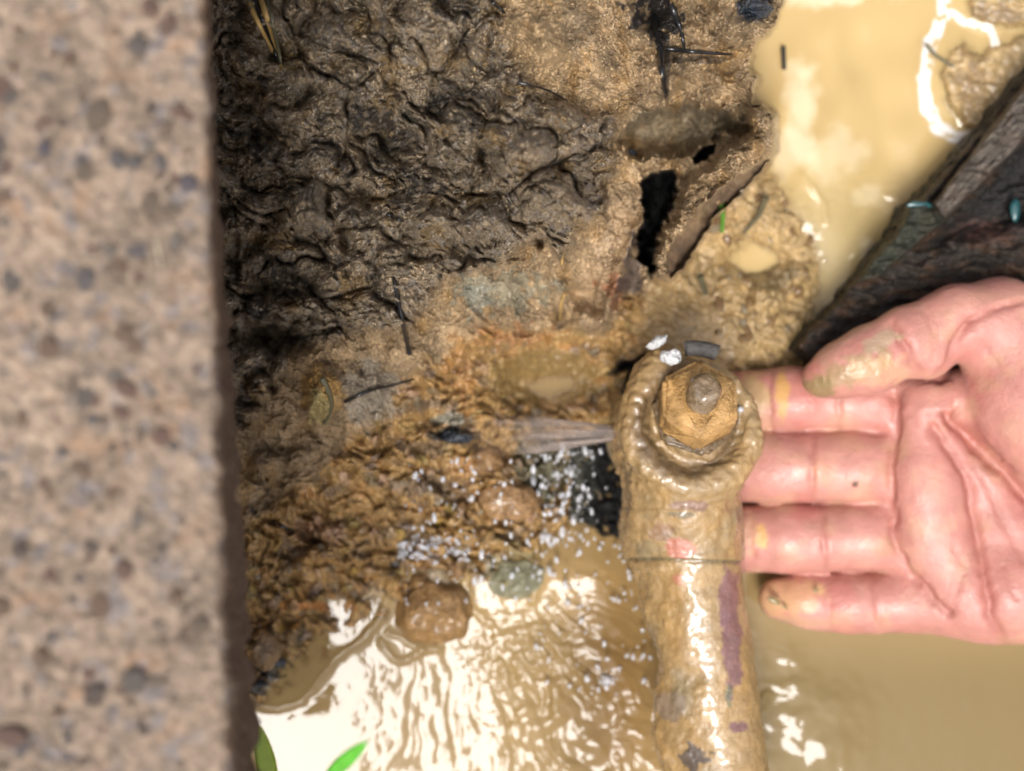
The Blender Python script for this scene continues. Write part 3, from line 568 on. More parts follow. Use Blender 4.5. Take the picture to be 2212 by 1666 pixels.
m1 = vn3(hp, .09, 14, 3)[:, None]; m2 = vn3(hp, .35, 15, 3)[:, None]
hc = hc * (1 + .14 * m1 + .09 * m2); hc = hc + (np.array([.50, .29, .19]) - hc) * sm(m1, .1, .6) * .6; hc = hc + (np.array([.47, .155, .125]) - hc) * sm(-m1, .1, .6) * .5
palm_shade = np.exp(-((hu - 2120) / 120) ** 2 - ((hv - 1110) / 190) ** 2)[:, None]; hc = hc + (np.array([.37, .145, .115]) - hc) * palm_shade * .6; film = sm(vn3(hp, .16, 91, 3), .05, .5)[:, None] * .35; hc = hc + (np.array([.46, .30, .17]) - hc) * film; hc = hc + (np.array([.30, .085, .06]) - hc) * np.clip(red, 0, 1)[:, None] * .55  # palm hollow: redder skin with its shading painted in
mudc = np.array([.40, .27, .10]); hwet = np.full(len(hp), .5) + .12 * vn3(hp, .2, 31, 2)
def smear(c_, r_, colr, s, only=None, nz=.6, wet=None, ang=0):
    global hc, hwet
    ca, sa = math.cos(ang), math.sin(ang); x = hu - c_[0]; y = hv - c_[1]; x, y = x * ca + y * sa, -x * sa + y * ca
    e = np.sqrt((x / r_[0]) ** 2 + (y / r_[1]) ** 2); mk = sm(1.1 - e + nz * vn3(hp, .55, int(c_[0]) % 83, 3), 0, .4) * s
    if only is not None: mk = mk * only
    hc = hc + (np.array(colr) - hc) * mk[:, None]
    if wet is not None: hwet = hwet + (wet - hwet) * mk
    return mk
thu = thumbm.astype(float)
k1 = smear((1845, 800), (92, 30), (.30, .22, .11), .75, thu, .7, .3, -.33); k2 = smear((1905, 735), (46, 24), (.36, .29, .18), .7, thu, .6, .2, -.5); smear((1770, 835), (40, 30), (.22, .16, .07), .85, thu, .6)
smear((1900, 800), (70, 40), (.52, .33, .17), .45, thu, .5); smear((1840, 720), (120, 14), (.48, .30, .20), .4, thu, .4, None, -.6)
smear((1690, 850), (16, 60), (.52, .30, .08), .8, 1 - thu, .4); smear((1620, 850), (44, 50), (.45, .30, .14), .85, 1 - thu, .4); smear((1645, 1160), (16, 26), (.60, .38, .12), .7, 1 - thu, .6); smear((1700, 1290), (80, 46), (.55, .33, .15), .55, 1 - thu, .5, .25)
smear((1680, 1305), (50, 14), (.48, .30, .15), .5, 1 - thu, .6); smear((1762, 1270), (24, 14), (.56, .38, .17), .5, 1 - thu, .8); smear((1730, 1345), (90, 10), (.40, .27, .15), .4, 1 - thu, .6); smear((1780, 1020), (26, 30), (.48, .24, .12), .4, 1 - thu, .8)
smear((1847, 1045), (6, 9), (.10, .04, .015), 1, 1 - thu, .3); smear((1620, 1150), (18, 50), (.6, .38, .2), .4, 1 - thu)
hwet = np.where((hu < 1935) & (hv > 800), hwet - .06, hwet); hp2[:, 2] += .7 * np.clip(k1, 0, 1) * (top) * (.5 + vn3(hp, 1.2, 3, 2))
hand = put('person', None, label='right hand of a person reaching in from the right, wet palm up, thumb muddy', cat='person', loc=(.22, -.02, .01))
me = mesh_np('hand', hp2 / 1000, hq, col=hc, attrs={'wet': np.clip(hwet, .12, .8)}); rebase(me, (.22, -.02, .01)); put('hand', me, M_skin, hand)
mudlump = stone_mat('clay_crumb', (.50, .37, .16), .25)
def lump(u, v, z, r, sq, rot, parent, name='mud_smear', mat=None):
    me = ico_mesh(name, mat or mudlump, 3, sq, .3, 1.5, int(u)); o = put(name, me, parent=parent); o.location = Pt(u, v, z) - parent.location; o.scale = (r / 1000,) * 3; o.rotation_euler = (0, 0, rot); return o
lump(1672, 1298, 20.6, 1.6, (1.3, .5, .35), -.5, hand); lump(1695, 1312, 20.4, .8, (1.2, .5, .3), -.5, hand); lump(1762, 1275, 21.6, .8, (1, .6, .3), .4, hand); lump(1772, 838, 34.6, .7, (1, .8, .4), 0, hand)

# ------------------------------------------------------------------ mud-coated pipe fitting with nut
E_ = SDF((18, -125, 4), (86, 22, 72), .55)
E_.cap(Q(1478, 1120, 33), Q(1493, 1210, 33), 13.6, 13.3, 2); 
pb = E_.new(); pb.cap(Q(1493, 1212, 33), Q(1577, 1760, 31), 12.4, 11.9, 1.5); pb.cap(Q(1489, 1205, 33), Q(1492, 1222, 33), 13.3, 12.9, 1)
E_.g = np.minimum(E_.g, pb.g)
hc0 = np.array(Q(1490, 925, 44)); axn = np.array([.10, .16, 1.0]); axn /= np.linalg.norm(axn)
def disc(c, ax, R, hh, rnd):
    def f(X, Y, Z):
        x = X - c[0]; y = Y - c[1]; z = Z - c[2]; t = x * ax[0] + y * ax[1] + z * ax[2]; rr = np.sqrt(np.maximum(x * x + y * y + z * z - t * t, 0))
        a = rr - R + rnd; b = np.abs(t) - hh + rnd
        return np.minimum(np.maximum(a, b), 0) + np.sqrt(np.maximum(a, 0) ** 2 + np.maximum(b, 0) ** 2) - rnd
    return f
c1 = hc0 - axn * 12; E_.add(disc(c1, axn, 17.2, 15, 4), c1 - 22, c1 + 22, 3)
E_.cap(Q(1475, 1075, 36), Q(1478, 1130, 33), 14.5, 13.8, 5)
E_.ell(Q(1400, 1080, 34), (5, 9, 8), 4); E_.ell(Q(1385, 1150, 28), (5, 10, 8), 4); E_.ell(Q(1430, 1270, 28), (6, 14, 9), 3); E_.ell(Q(1470, 1560, 28), (7, 16, 9), 3)
E_.ell(Q(1500, 1062, 46), (9, 3, 3.5), 2.5); E_.ell(Q(1420, 800, 44), (8, 5, 6), 3, .8)
def tor(c, ax, R, r):
    def f(X, Y, Z):
        x = X - c[0]; y = Y - c[1]; z = Z - c[2]; t = x * ax[0] + y * ax[1] + z * ax[2]; rr = np.sqrt(np.maximum(x * x + y * y + z * z - t * t, 0)) - R
        an = np.arctan2(y, x); w_ = 1 - .45 * np.clip(np.cos(an - 1.1), 0, 1)
        return np.sqrt(rr * rr + t * t * .7) - r * w_
    return f
c2 = hc0 + axn * 3.0; E_.add(tor(c2, axn, 15.2, 3.3), c2 - 20, c2 + 20, 2.5)
c3 = hc0 + axn * 4.5 + np.array([1.0, 1.5, 0])
E_.add(disc(c3, axn, 9.6, 3.5, 2.2), c3 - 12, c3 + 12, 2.5)                      # washer boss under the nut
p, q, n_ = E_.mesh(); pu, pv = to_uv(p)
dd = 1.3 * vn3(p, .16, 51, 3) + .35 * vn3(p, .6, 52, 3) + .25 * np.clip(vn3(p, 1.4, 53, 1), 0, 1) ** 2
pipem = sm(pv, 1130, 1230); dd = dd * (1 - .45 * pipem * sm(pu - (1440 + (pv - 1200) * .15), 0, 60))
dd = dd + .8 * np.clip(vn3(p, .3, 54, 2), 0, 1) * sm(-(pu - (1440 + (pv - 1200) * .14)), -20, 40) * pipem
dd = dd - .9 * np.exp(-((pv - (1211 + 3 * np.sin(pu / 60))) / 2.6) ** 2)
dd = dd + .35 * sm(-(pv - 1211), 0, 3) * (pv > 1100)
dd = dd + 1.3 * np.abs(vn3(p, .35, 57, 2)) * sm(-(pv - 1080), 0, 40)
p2 = p + n_ * dd[:, None]
pc = np.zeros((len(p), 3)) + np.array([.34, .225, .10]); t1 = vn3(p, .12, 61, 3)[:, None]; t2 = vn3(p, .4, 62, 3)[:, None]
pc = pc * (1 + .15 * t1 + .15 * t2); pc = pc + (np.array([.38, .23, .085]) - pc) * sm(t1, .1, .5) * .6; pc = pc + (np.array([.26, .205, .12]) - pc) * sm(-t1, .05, .5) * .8
def pp(b, colr, s, nz=.6):
    global pc
    mk = sm(1.1 - ell(pu, pv, b) + nz * vn3(p, .5, int(b[1]) % 91, 3), 0, .2) * s * (n_[:, 2] > -.1); pc = pc + (np.array(colr) - pc) * mk[:, None]
pp((1573, 1290, 22, 60), (.22, .105, .10), .9); pp((1580, 1400, 24, 90), (.20, .10, .10), .9); pp((1470, 1185, 30, 22), (.45, .15, .11), .8); pp((1430, 1150, 26, 20), (.26, .15, .10), .6); pp((1595, 1570, 20, 12), (.20, .10, .10), .9)
pp((1470, 1250, 22, 12), (.45, .17, .11), .7); pp((1490, 1090, 40, 12), (.22, .13, .11), .7); pp((1450, 1530, 40, 30), (.24, .19, .15), .7); pp((1500, 1640, 30, 30), (.05, .05, .06), .8, 1.2); pp((1475, 1110, 26, 6), (.12, .11, .07), .7); pp((1575, 1500, 7, 30), (.10, .14, .08), .6)
gl = np.exp(-((pv - (1211 + 3 * np.sin(pu / 60))) / 3.5) ** 2); pc = pc + (np.array([.07, .08, .05]) - pc) * gl[:, None] * .8
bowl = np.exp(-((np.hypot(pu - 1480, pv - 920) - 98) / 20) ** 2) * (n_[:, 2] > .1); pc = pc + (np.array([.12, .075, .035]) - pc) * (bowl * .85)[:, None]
pc = pc * .88; pw = .26 + .14 * vn3(p, .3, 63, 2) + .12 * (pv < 1080)
fit = put('pipe_fitting', None, label='mud-coated metal pipe with a round head and large hex nut on top', cat='pipe', loc=(.045, -.06, .02))
def addp(name, pts_, qd, mat, colr=None, at=None, lab=None, smooth=True):
    me = mesh_np(name, pts_, qd, smooth, colr, at); rebase(me, fit.location); return put(name, me, mat, fit, label=lab)
addp('pipe_body', p2 / 1000, q, M_pipe, pc, {'wet': np.clip(pw, .08, .7)})
Ml = __import__('mathutils').Matrix
def oriented(me, c, ax, rot=0):
    qn = Vector(ax).to_track_quat('Z', 'Y'); me.transform(Ml.Rotation(rot, 4, 'Z')); me.transform(qn.to_matrix().to_4x4()); me.transform(Ml.Translation(Vector(c))); return me
def nut_mesh(name, R, H, bore, mat, seed, amp=.22):
    bm = bmesh.new(); bmesh.ops.create_cone(bm, cap_ends=True, segments=6, radius1=R, radius2=R * .97, depth=H)
    bmesh.ops.bevel(bm, geom=bm.edges[:], offset=R * .09, segments=2, affect='EDGES'); bmesh.ops.triangulate(bm, faces=bm.faces[:]); 
    for _ in range(4): bmesh.ops.subdivide_edges(bm, edges=[e for e in bm.edges if e.calc_length() > 1.1], cuts=1)
    bm.normal_update(); co = np.array([v.co[:] for v in bm.verts]); no = np.array([v.normal[:] for v in bm.verts])
    co2 = co + no * (amp * vn3(co + 20, .35, seed, 3) + amp * .7 * vn3(co + 20, 1.1, seed + 1, 2))[:, None]
    rr = np.hypot(co[:, 0], co[:, 1]); dish = (co[:, 2] > H * .4) * np.exp(-((rr - bore * 1.45) / 1.3) ** 2); co2[:, 2] -= 1.2 * dish
    for v, c_ in zip(bm.verts, co2): v.co = Vector(c_)
    for f in bm.faces: f.smooth = True
    me = bpy.data.meshes.new(name); bm.to_mesh(me); bm.free(); me.materials.append(mat); return me
M_nut = material('muddy_rusty_nut', (.45, .26, .09), .38, bumps=(('n', 420, .0012), ('n', 1500, .0004)), var=.5, vscale=160, coat=.3)
M_nut2 = material('muddy_washer', (.13, .085, .04), .35, bumps=(('n', 420, .0012),), var=.5, vscale=160, coat=.4)
nax = np.array([.02, .42, 1.0]); nax /= np.linalg.norm(nax); nc = np.array(Q(1508, 874, 57))
for nm, R, H, dz, mt, rot in (('washer', 11.6, 3.0, -6.5, M_nut2, .25), ('hex_nut', 10.8, 9.5, -.5, M_nut, 0.02)):
    me = nut_mesh(nm, R, H, 4.2, mt, 5 + int(R)); oriented(me, nc + nax * dz, nax, rot); me.transform(Ml.Scale(.001, 4)); rebase(me, fit.location); put(nm, me, None, fit)
def tube_grid(prof, seg=40, twist=0):
    th_ = np.linspace(0, 2 * np.pi, seg, endpoint=False); vv = []
    for r, z in prof: vv.append(np.stack([r * np.cos(th_), r * np.sin(th_), np.full(seg, z)], 1))
    vv = np.concatenate(vv); qd = []
    for i in range(len(prof) - 1):
        for j in range(seg): k = (j + 1) % seg; qd.append((i * seg + j, i * seg + k, (i + 1) * seg + k, (i + 1) * seg + j))
    return vv, np.array(qd)
prof = [(3.7 + (.28 if i % 4 < 2 else -.28), -4 + i * .32) for i in range(38)] + [(3.1, 8.6), (2.3, 9.0), (1.2, 8.7), (.01, 8.8)]
vv, qd = tube_grid(prof); d_ = vn3(vv + 9, .5, 8, 3); vv[:, :2] *= (1 + .12 * d_)[:, None]; vv[:, 2] += .5 * d_
me = mesh_np('threaded_stud', vv, qd); me.materials.append(material('muddy_stud', (.17, .115, .06), .22, bumps=(('n', 600, .001),), var=.6, vscale=250, coat=.8)); oriented(me, np.array(Q(1514, 866, 60)), nax); me.transform(Ml.Scale(.001, 4)); rebase(me, fit.location); put('threaded_stud', me, None, fit)
# grey metal lip showing at the top of the head
prof_a = np.linspace(math.radians(68), math.radians(96), 18); vv = []
for a in prof_a:
    for (dr, dz) in ((-1.6, 2), (1.0, 2.6), (2.2, 1.4), (2.2, -3), (-1.6, -3)):
        vv.append((0 + (16 + dr) * math.cos(a), (16 + dr) * math.sin(a), dz))
vv = np.array(vv); qd = [(i * 5 + j, i * 5 + (j + 1) % 5, (i + 1) * 5 + (j + 1) % 5, (i + 1) * 5 + j) for i in range(17) for j in range(5)]
me = mesh_np('metal_lip', vv, np.array(qd)); me.materials.append(material('bare_grey_metal', (.06, .055, .05), .55, bumps=(('n', 500, .001),), var=.2)); me.transform(Ml.Translation(Vector(Q(1496, 893, 52)))); me.transform(Ml.Scale(.001, 4)); rebase(me, fit.location)
o = put('metal_lip', me, None, fit, label='bare grey lip at the top edge of the head')

# ------------------------------------------------------------------ dark wooden board at the right
A_ = np.array([1722., 748.]); B_ = np.array([2500., -190.]); C_ = np.array([2700., 560.]); D_ = np.array([1850., 850.])
nb, mb = 300, 200; s_ = np.linspace(0, 1, nb)[:, None]; t_ = np.linspace(0, 1, mb)[None, :]
kx = lambda i: (A_[i] * (1 - s_) + B_[i] * s_) * (1 - t_) + (D_[i] * (1 - s_) + C_[i] * s_) * t_
BU, BV = kx(0), kx(1)
edge_w = 10 * fbm(s_ * 14, s_ * 0, 3, 4)
BU = BU + (1 - t_) ** 3 * (edge_w * .9); BV = BV + (1 - t_) ** 3 * (edge_w * .6)
BU = BU - 18 * np.exp(-((s_ - .33) / .03) ** 2) * (1 - t_) ** 6 * 1.2
BZ = 22 + 0 * BU + 2.4 * fbm(BU / 60, BV / 26, 61, 4) - 7 * (1 - sm(t_, 0, .05)) + 0 * s_
gro = poly_sd(BU, BV, [(2010, 440), (2300, 70), (2400, 130), (2040, 480)])
BZ = BZ + 6 * sm(gro, -4, 8) + .8 * fbm((BU + BV * .85) / 8, (BU - BV) / 90, 8, 2) * sm(gro, 0, 6) - 3.5 * np.exp(-(gro / 7) ** 2)
dkp = poly_sd(BU, BV, [(1980, 540), (2060, 470), (2300, 200), (2420, 420), (2150, 510)]); BZ = BZ - 9 * sm(dkp, -10, 30)
blk = poly_sd(BU, BV, [(1955, 448), (2010, 438), (2050, 475), (1990, 520), (1900, 600), (1850, 610)]); BZ = BZ + 3 * sm(blk, -5, 8)
bc = np.zeros(BU.shape + (3,)) + np.array([.02, .015, .011]); f1_ = fbm(BU / 60, BV / 26, 62, 4)[..., None]; f2_ = fbm(BU / 22, BV / 10, 63, 3)[..., None]
bc = bc + (np.array([.055, .026, .011]) - bc) * sm(f1_, -.05, .55) * .75; bc = bc + (np.array([.09, .065, .045]) - bc) * sm(f2_, .3, .9) * .35
bc = bc + (np.array([.12, .10, .08]) - bc) * (sm(gro, 0, 10) * (.4 + .6 * sm(fbm((BU + BV) / 8, (BU - BV) / 70, 9, 2), -.3, .4)))[..., None]
bc = bc + (np.array([.012, .012, .011]) - bc) * sm(dkp, -8, 20)[..., None] * .85
bc = bc + (np.array([.03, .035, .022]) - bc) * sm(blk, -5, 10)[..., None] * .8
bc = bc + (np.array([.20, .095, .07]) - bc) * (np.exp(-ell(BU, BV, (2125, 500, 50, 20)) ** 2) * .9)[..., None] * sm(f2_, -.6, .4)
bc = bc + (np.array([.008, .008, .006]) - bc) * (1 - sm(t_ + 0 * s_, 0, .03))[..., None]
topv = P(BU, BV, BZ); botv = topv.copy(); botv[..., 2] = .004
vv = np.concatenate([topv.reshape(-1, 3), botv.reshape(-1, 3)]); off = nb * mb; gq = grid_quads(mb, nb)
idx = np.arange(off).reshape(nb, mb); per = np.concatenate([idx[:, 0], idx[-1, 1:], idx[-2::-1, -1], idx[0, -2:0:-1]])
nxt = np.roll(per, -1); side_q = np.stack([per, nxt, nxt + off, per + off], 1)
board = put('wooden_board', None, label='dark rotten wet wooden board pointing at the thumb from the upper right', cat='board', loc=(.12, .05, .01))
me = mesh_np('board_body', vv, np.concatenate([gq, gq[:, ::-1] + off, side_q]), col=np.concatenate([bc.reshape(-1, 3)] * 2), attrs={'wet': np.full(len(vv), .55)}); rebase(me, board.location); put('board_body', me, M_wood, board)
teal = material('wet_teal_film', (.01, .06, .065), .3, var=.5, coat=.2)
def tube(name, pts_, r0, r1, mat, seg=7, flat=1.0):
    pts_ = [Vector(x) for x in pts_]; n = len(pts_); vv = []; 
    for i, p_ in enumerate(pts_):
        d = (pts_[min(i + 1, n - 1)] - pts_[max(i - 1, 0)]).normalized(); x = d.cross(Vector((0, 0, 1)));
        x = x.normalized() if x.length > 1e-6 else Vector((1, 0, 0)); y = x.cross(d); r = (r0 + (r1 - r0) * i / (n - 1)) / 1000
        for k in range(seg): a = 2 * math.pi * k / seg; vv.append(p_ + x * r * math.cos(a) + y * r * flat * math.sin(a))
    qd = [(i * seg + j, i * seg + (j + 1) % seg, (i + 1) * seg + (j + 1) % seg, (i + 1) * seg + j) for i in range(n - 1) for j in range(seg)]
    return mesh_np(name, np.array([v[:] for v in vv]), np.array(qd), True)
def curve_pts(pts_, zs=None, n=14, lift=.4):
    a = np.array(pts_, float); t = np.linspace(0, len(a) - 1, n); u = np.interp(t, range(len(a)), a[:, 0]); v = np.interp(t, range(len(a)), a[:, 1])
    if len(a) > 2:
        for _ in range(2): u[1:-1] = (u[:-2] + u[1:-1] * 2 + u[2:]) / 4; v[1:-1] = (v[:-2] + v[1:-1] * 2 + v[2:]) / 4
    if zs is None:
        z = terr(u, v, False); z = np.maximum(z, 0) + lift
        for _ in range(3): z[1:-1] = np.maximum(z[1:-1], (z[:-2] + z[2:]) / 2)
    else: z = np.interp(t, np.linspace(0, len(a) - 1, len(zs)), zs)
    return [Pt(*x) for x in zip(u, v, z)]
for (u, v, z, r, q_) in ((1985, 443, 24, 2.0, (1.6, .5, .3)), (2192, 455, 18, 2.2, (.6, 1.5, .4))):
    me = ico_mesh('teal_patch', teal, 3, q_, .4, 1.2, u); o = put('teal_patch', me, parent=board, label='glossy dark teal patch'); o.location = Pt(u, v, z) - board.location; o.scale = (r / 1000,) * 3

# ------------------------------------------------------------------ stones
SM = {'ochre': stone_mat('wet_ochre_stone', (.33, .19, .07)), 'orange': stone_mat('wet_orange_stone', (.33, .19, .08)), 'grey': stone_mat('wet_grey_stone', (.25, .24, .15)), 'pale': stone_mat('wet_pale_stone', (.40, .31, .19)),
      'white': stone_mat('white_glare', (.75, .76, .76), .25), 'slate': stone_mat('wet_slate_stone', (.035, .045, .06), .15), 'brown': stone_mat('wet_brown_stone', (.26, .17, .09))}
def stone(u, v, ru, rv, hz, mat, label, cat='stone', z=None, group=None, name='stone', facet=.6, rot=0, sub=4):
    zz = (max(tz1(u, v), -1.5) if z is None else z); f = fr(zz)
    me = ico_mesh(name, SM[mat], sub, (ru * f / 1000, rv * f / 1000, hz / 1000), .42, 1.5, int(u + v) % 991, facet)
    o = put(name, me, label=label, cat=cat, group=group, loc=Pt(u, v, zz + hz * .15)); o.rotation_euler = (0, 0, rot); return o
stone(942, 1322, 84, 76, 12, 'ochre', 'large wet ochre stone at the water edge ringed by water', z=2.0, facet=.5)
stone(852, 1393, 30, 28, 3.5, 'orange', 'small orange brown stone ringed by water, left below the large ochre stone')
stone(1112, 1245, 76, 56, 6, 'grey', 'blocky grey green stone right of the large ochre stone', z=0.5, facet=1)
stone(992, 1425, 44, 34, 4, 'brown', 'low brown stone awash just below the large ochre stone', z=-1.5)
stone(572, 1412, 36, 40, 6, 'brown', 'rounded shiny brown stone beside the slab near the waterline')
stone(1100, 1085, 60, 44, 6, 'orange', 'orange stone under the falling droplets', z=tz1(1100, 1085) + 1)
stone(1045, 1000, 40, 36, 5, 'orange', 'knobbly orange stone under the end of the water jet')
stone(908, 1262, 24, 19, 3, 'ochre', 'small ochre pebble on top of the large ochre stone, left of the pale one', 'pebble', z=6)
stone(945, 1240, 22, 17, 3, 'pale', 'small pale pebble above the large ochre stone', 'pebble', z=6)
stone(985, 1232, 20, 17, 3, 'orange', 'small orange pebble beside the pale one above the large ochre stone', 'pebble', z=6)
stone(600, 1432, 20, 10, 2, 'slate', 'flat blue black chip in the mud beside the slab, upper of two', 'stone chip'); stone(560, 1478, 20, 9, 2, 'slate', 'flat blue black chip in the mud beside the slab, lower of two', 'stone chip')
stone(1632, 18, 34, 26, 7, 'slate', 'glossy blue black stone on top of the bank at the upper edge'); stone(985, 945, 36, 15, 3, 'slate', 'small black wet stone left of the water jet')
stone(1420, 740, 24, 11, 1.6, 'white', 'white curved lump in place of glare behind the pipe head', 'chip', z=50, facet=.3, rot=.5); stone(1450, 772, 24, 18, 2.0, 'white', 'square white lump in place of glare beside the grey lip of the pipe head', 'chip', z=54.5, facet=.3)  # two white lumps added where glare sits on the pipe head
stone(1362, 332, 15, 11, 2.5, 'slate', 'tiny black wet stone in the clay below the bank edge')
gcol = ['ochre', 'orange', 'pale', 'brown', 'grey']; gm = {k: [ico_mesh('pebble', SM[k], 3, (1, .8, .7), .25, 1.3, s, .6) for s in (1, 2, 3)] for k in gcol}
cu = rng.uniform(540, 1760, 2600); cv = rng.uniform(380, 1400, 2600); cz_ = terr(cu, cv, False)
cnt = 0
for u, v, z in zip(cu, cv, cz_):
    reg1 = (u < 1240) and (v > 940 - .35 * (u - 540) * 0 ) and (v > 1250 - .55 * (u - 540)) and z > -1.5; reg2 = (1540 < u < 1750) and (400 < v < 840) and z > -1.5
    if not (reg1 or reg2) or poly_sd(np.array([u]), np.array([v]), HOLE)[0] > -15: continue
    if reg2 and (v > 760 and u < 1650): continue
    if cnt >= 260: break
    k = random.choice(['ochre', 'ochre', 'orange', 'pale', 'brown']) if reg1 else random.choice(['ochre', 'pale', 'orange', 'ochre']); r = random.choice([.5, .6, .7, .9, 1.2, 1.6])
    if reg1: wh_ = 'beside the slab' if u < 640 else ('above the large ochre stone' if v > 1150 and u > 850 else ('by the waterline' if v > 1200 else ('under the falling droplets' if u > 950 and v > 1000 else ('left of the water jet' if u > 800 else 'on the orange mud slope'))))
    else: wh_ = 'above the small pool' if v < 510 else ('beside the small pool' if v < 620 else ('between pool and pipe head' if u < 1660 else 'at the right edge of the shoal'))
    wh_ = '%s %s pebble in the mud %s' % ({.5: 'tiny', .6: 'tiny', .7: 'tiny', .9: 'small', 1.2: 'small', 1.6: 'larger'}[r], {'ochre': 'ochre', 'orange': 'orange', 'pale': 'pale', 'brown': 'brown', 'grey': 'grey'}[k], wh_)
    o = put('pebble', random.choice(gm[k]), label=wh_, cat='pebble', group='pebbles in the wet mud', loc=Pt(u, v, z + r * .2))
    o.scale = (r / 1000 * random.uniform(.8, 1.4), r / 1000, r / 1000 * .8); o.rotation_euler = (random.uniform(-.4, .4), random.uniform(-.4, .4), random.uniform(0, 6)); cnt += 1

ORD = ['leftmost', 'second from left', 'third from left', 'fourth from left', 'fifth from left', 'sixth from left', 'seventh from left', 'eighth from left', 'ninth from left', 'tenth from left', 'eleventh from left', 'twelfth from left'] + [w_ + 'teenth from left' for w_ in ('thir', 'four', 'fif', 'six', 'seven', 'eigh', 'nine')]
byl = {}
for o in C.objects:
    if o.get('group') == 'pebbles in the wet mud': byl.setdefault(o['label'], []).append(o)
for lb, os_ in byl.items():
    if len(os_) > 1:
        os_.sort(key=lambda o: o.location.x)
        for k, o in enumerate(os_): o['label'] = (ORD[k] if k < len(ORD) - 1 and k < len(os_) - 1 else 'rightmost' if k == len(os_) - 1 else 'middle group') + ' ' + lb
# ------------------------------------------------------------------ roots, stems, blades of grass
black = material('charred_root', (.012, .012, .013), .3, var=.4, coat=.3); straw = material('straw', (.42, .27, .09), .5, var=.3); green = material('green_blade', (.09, .26, .03), .4, var=.3); dgreen = material('dull_stem', (.10, .09, .05), .45)
def strand(pts_, r0, r1, mat, label, cat, name, zs=None, lift=.5, group=None, flat=1., n=14):
    cp = curve_pts(pts_, zs, n, lift); me = tube(name, cp, r0, r1, mat, 6, flat); b = cp[0]; rebase(me, b); me.materials.append(mat); return put(name, me, None, label=label, cat=cat, group=group, loc=b)
strand([(850, 600), (862, 660), (872, 710), (885, 765)], .45, .6, black, 'long black root hanging down the clay, straight', 'root', 'root')
strand([(745, 868), (800, 842), (850, 832), (893, 820)], .5, .25, black, 'thin black root crossing the grey clay patch', 'root', 'root')
strand([(695, 818), (712, 850), (718, 880), (700, 915)], .8, .5, dgreen, 'dark curled root on the yellow clod', 'root', 'root', flat=.5)
strand([(590, 1125), (632, 1148)], .6, .5, black, 'short black twig in the mud near the slab', 'twig', 'twig')
strand([(540, 1100), (555, 1110)], .4, .4, black, 'tiny black twig right at the slab edge', 'twig', 'twig')
strand([(835, 462), (870, 478)], .45, .4, black, 'short straight black twig on the dark crust', 'twig', 'twig')
strand([(1118, 178), (1150, 185), (1185, 195), (1225, 218)], .4, .15, black, 'thin curved dark rootlet on the tan clay', 'root', 'root')
strand([(1415, 40), (1428, 110), (1432, 170), (1438, 200)], 1.1, .6, black, 'thick black root hanging from the top of the bank', 'root', 'root')
strand([(1450, 10), (1470, 60), (1480, 110)], .9, .3, black, 'short black root beside the thick one at the top', 'root', 'root'); strand([(1440, 105), (1500, 112), (1580, 118)], .7, .3, black, 'black root running level across the bank top', 'root', 'root')
strand([(1060, 0), (1090, 28)], .5, .3, black, 'thin dark stem at the top edge above the tan clay', 'stem', 'stem')
strand([(1555, 425), (1562, 460), (1560, 500)], .8, .6, green, 'upright green blade of grass by the shoal', 'grass', 'green_grass', zs=[36, 30, 20])
strand([(1655, 425), (1640, 465), (1605, 505)], .9, .5, dgreen, 'dull grey green stem leaning over the shoal', 'stem', 'stem', zs=[14, 9, 5])
strand([(1512, 595), (1525, 635)], .9, .7, dgreen, 'short dark green stem stub on the mud behind the pipe head', 'stem', 'stem', zs=[18, 13])
strand([(1692, 100), (1694, 150)], .7, .6, black, 'tiny dark floating stem in the water by the bank', 'stem', 'stem', zs=[.8, .8])
strand([(2300 - 300, 95), (2020, 120), (2060, 145)], .6, .4, dgreen, 'thin dull stem on the mud islet at the upper right', 'stem', 'stem', zs=[4, 4, 5])
strand([(1212, 500), (1216, 520), (1214, 570)], .45, .35, straw, 'pale rootlet dangling from the crust edge', 'root', 'root', zs=[80, 74, 66])
strand([(1210, 690), (1212, 650), (1225, 630)], .35, .3, straw, 'pale thread of root in the clay hollow', 'root', 'root')
strand([(336, 520), (341, 545), (347, 575)], .10, .06, material('dry_hair', (.8, .72, .5), .4), 'single pale dry grass hair on the concrete slab', 'grass hair', 'grass_hair', zs=[196.5, 198, 196.5])
tuft = put('grass_tuft', None, label='tuft of dead straw and black grass beside the slab at the top', cat='grass tuft', loc=Pt(540, 0, 97))
for i, (dx, m_, lab) in enumerate(((0, straw, 'straw coloured'), (14, black, 'blackened'), (26, straw, 'split yellow'), (36, dgreen, 'dull green'))):
    cp = curve_pts([(522 + dx * 1.2, -30), (548 + dx, 30), (578 + dx * .7, 90 + i * 8), (600 + dx * .3, 130 + i * 10)], None, 14, .8); me = tube('grass_stem', cp, .75, .3, m_, 6, .5); rebase(me, tuft.location); put('grass_stem', me, m_, tuft, label=lab + ' stem')
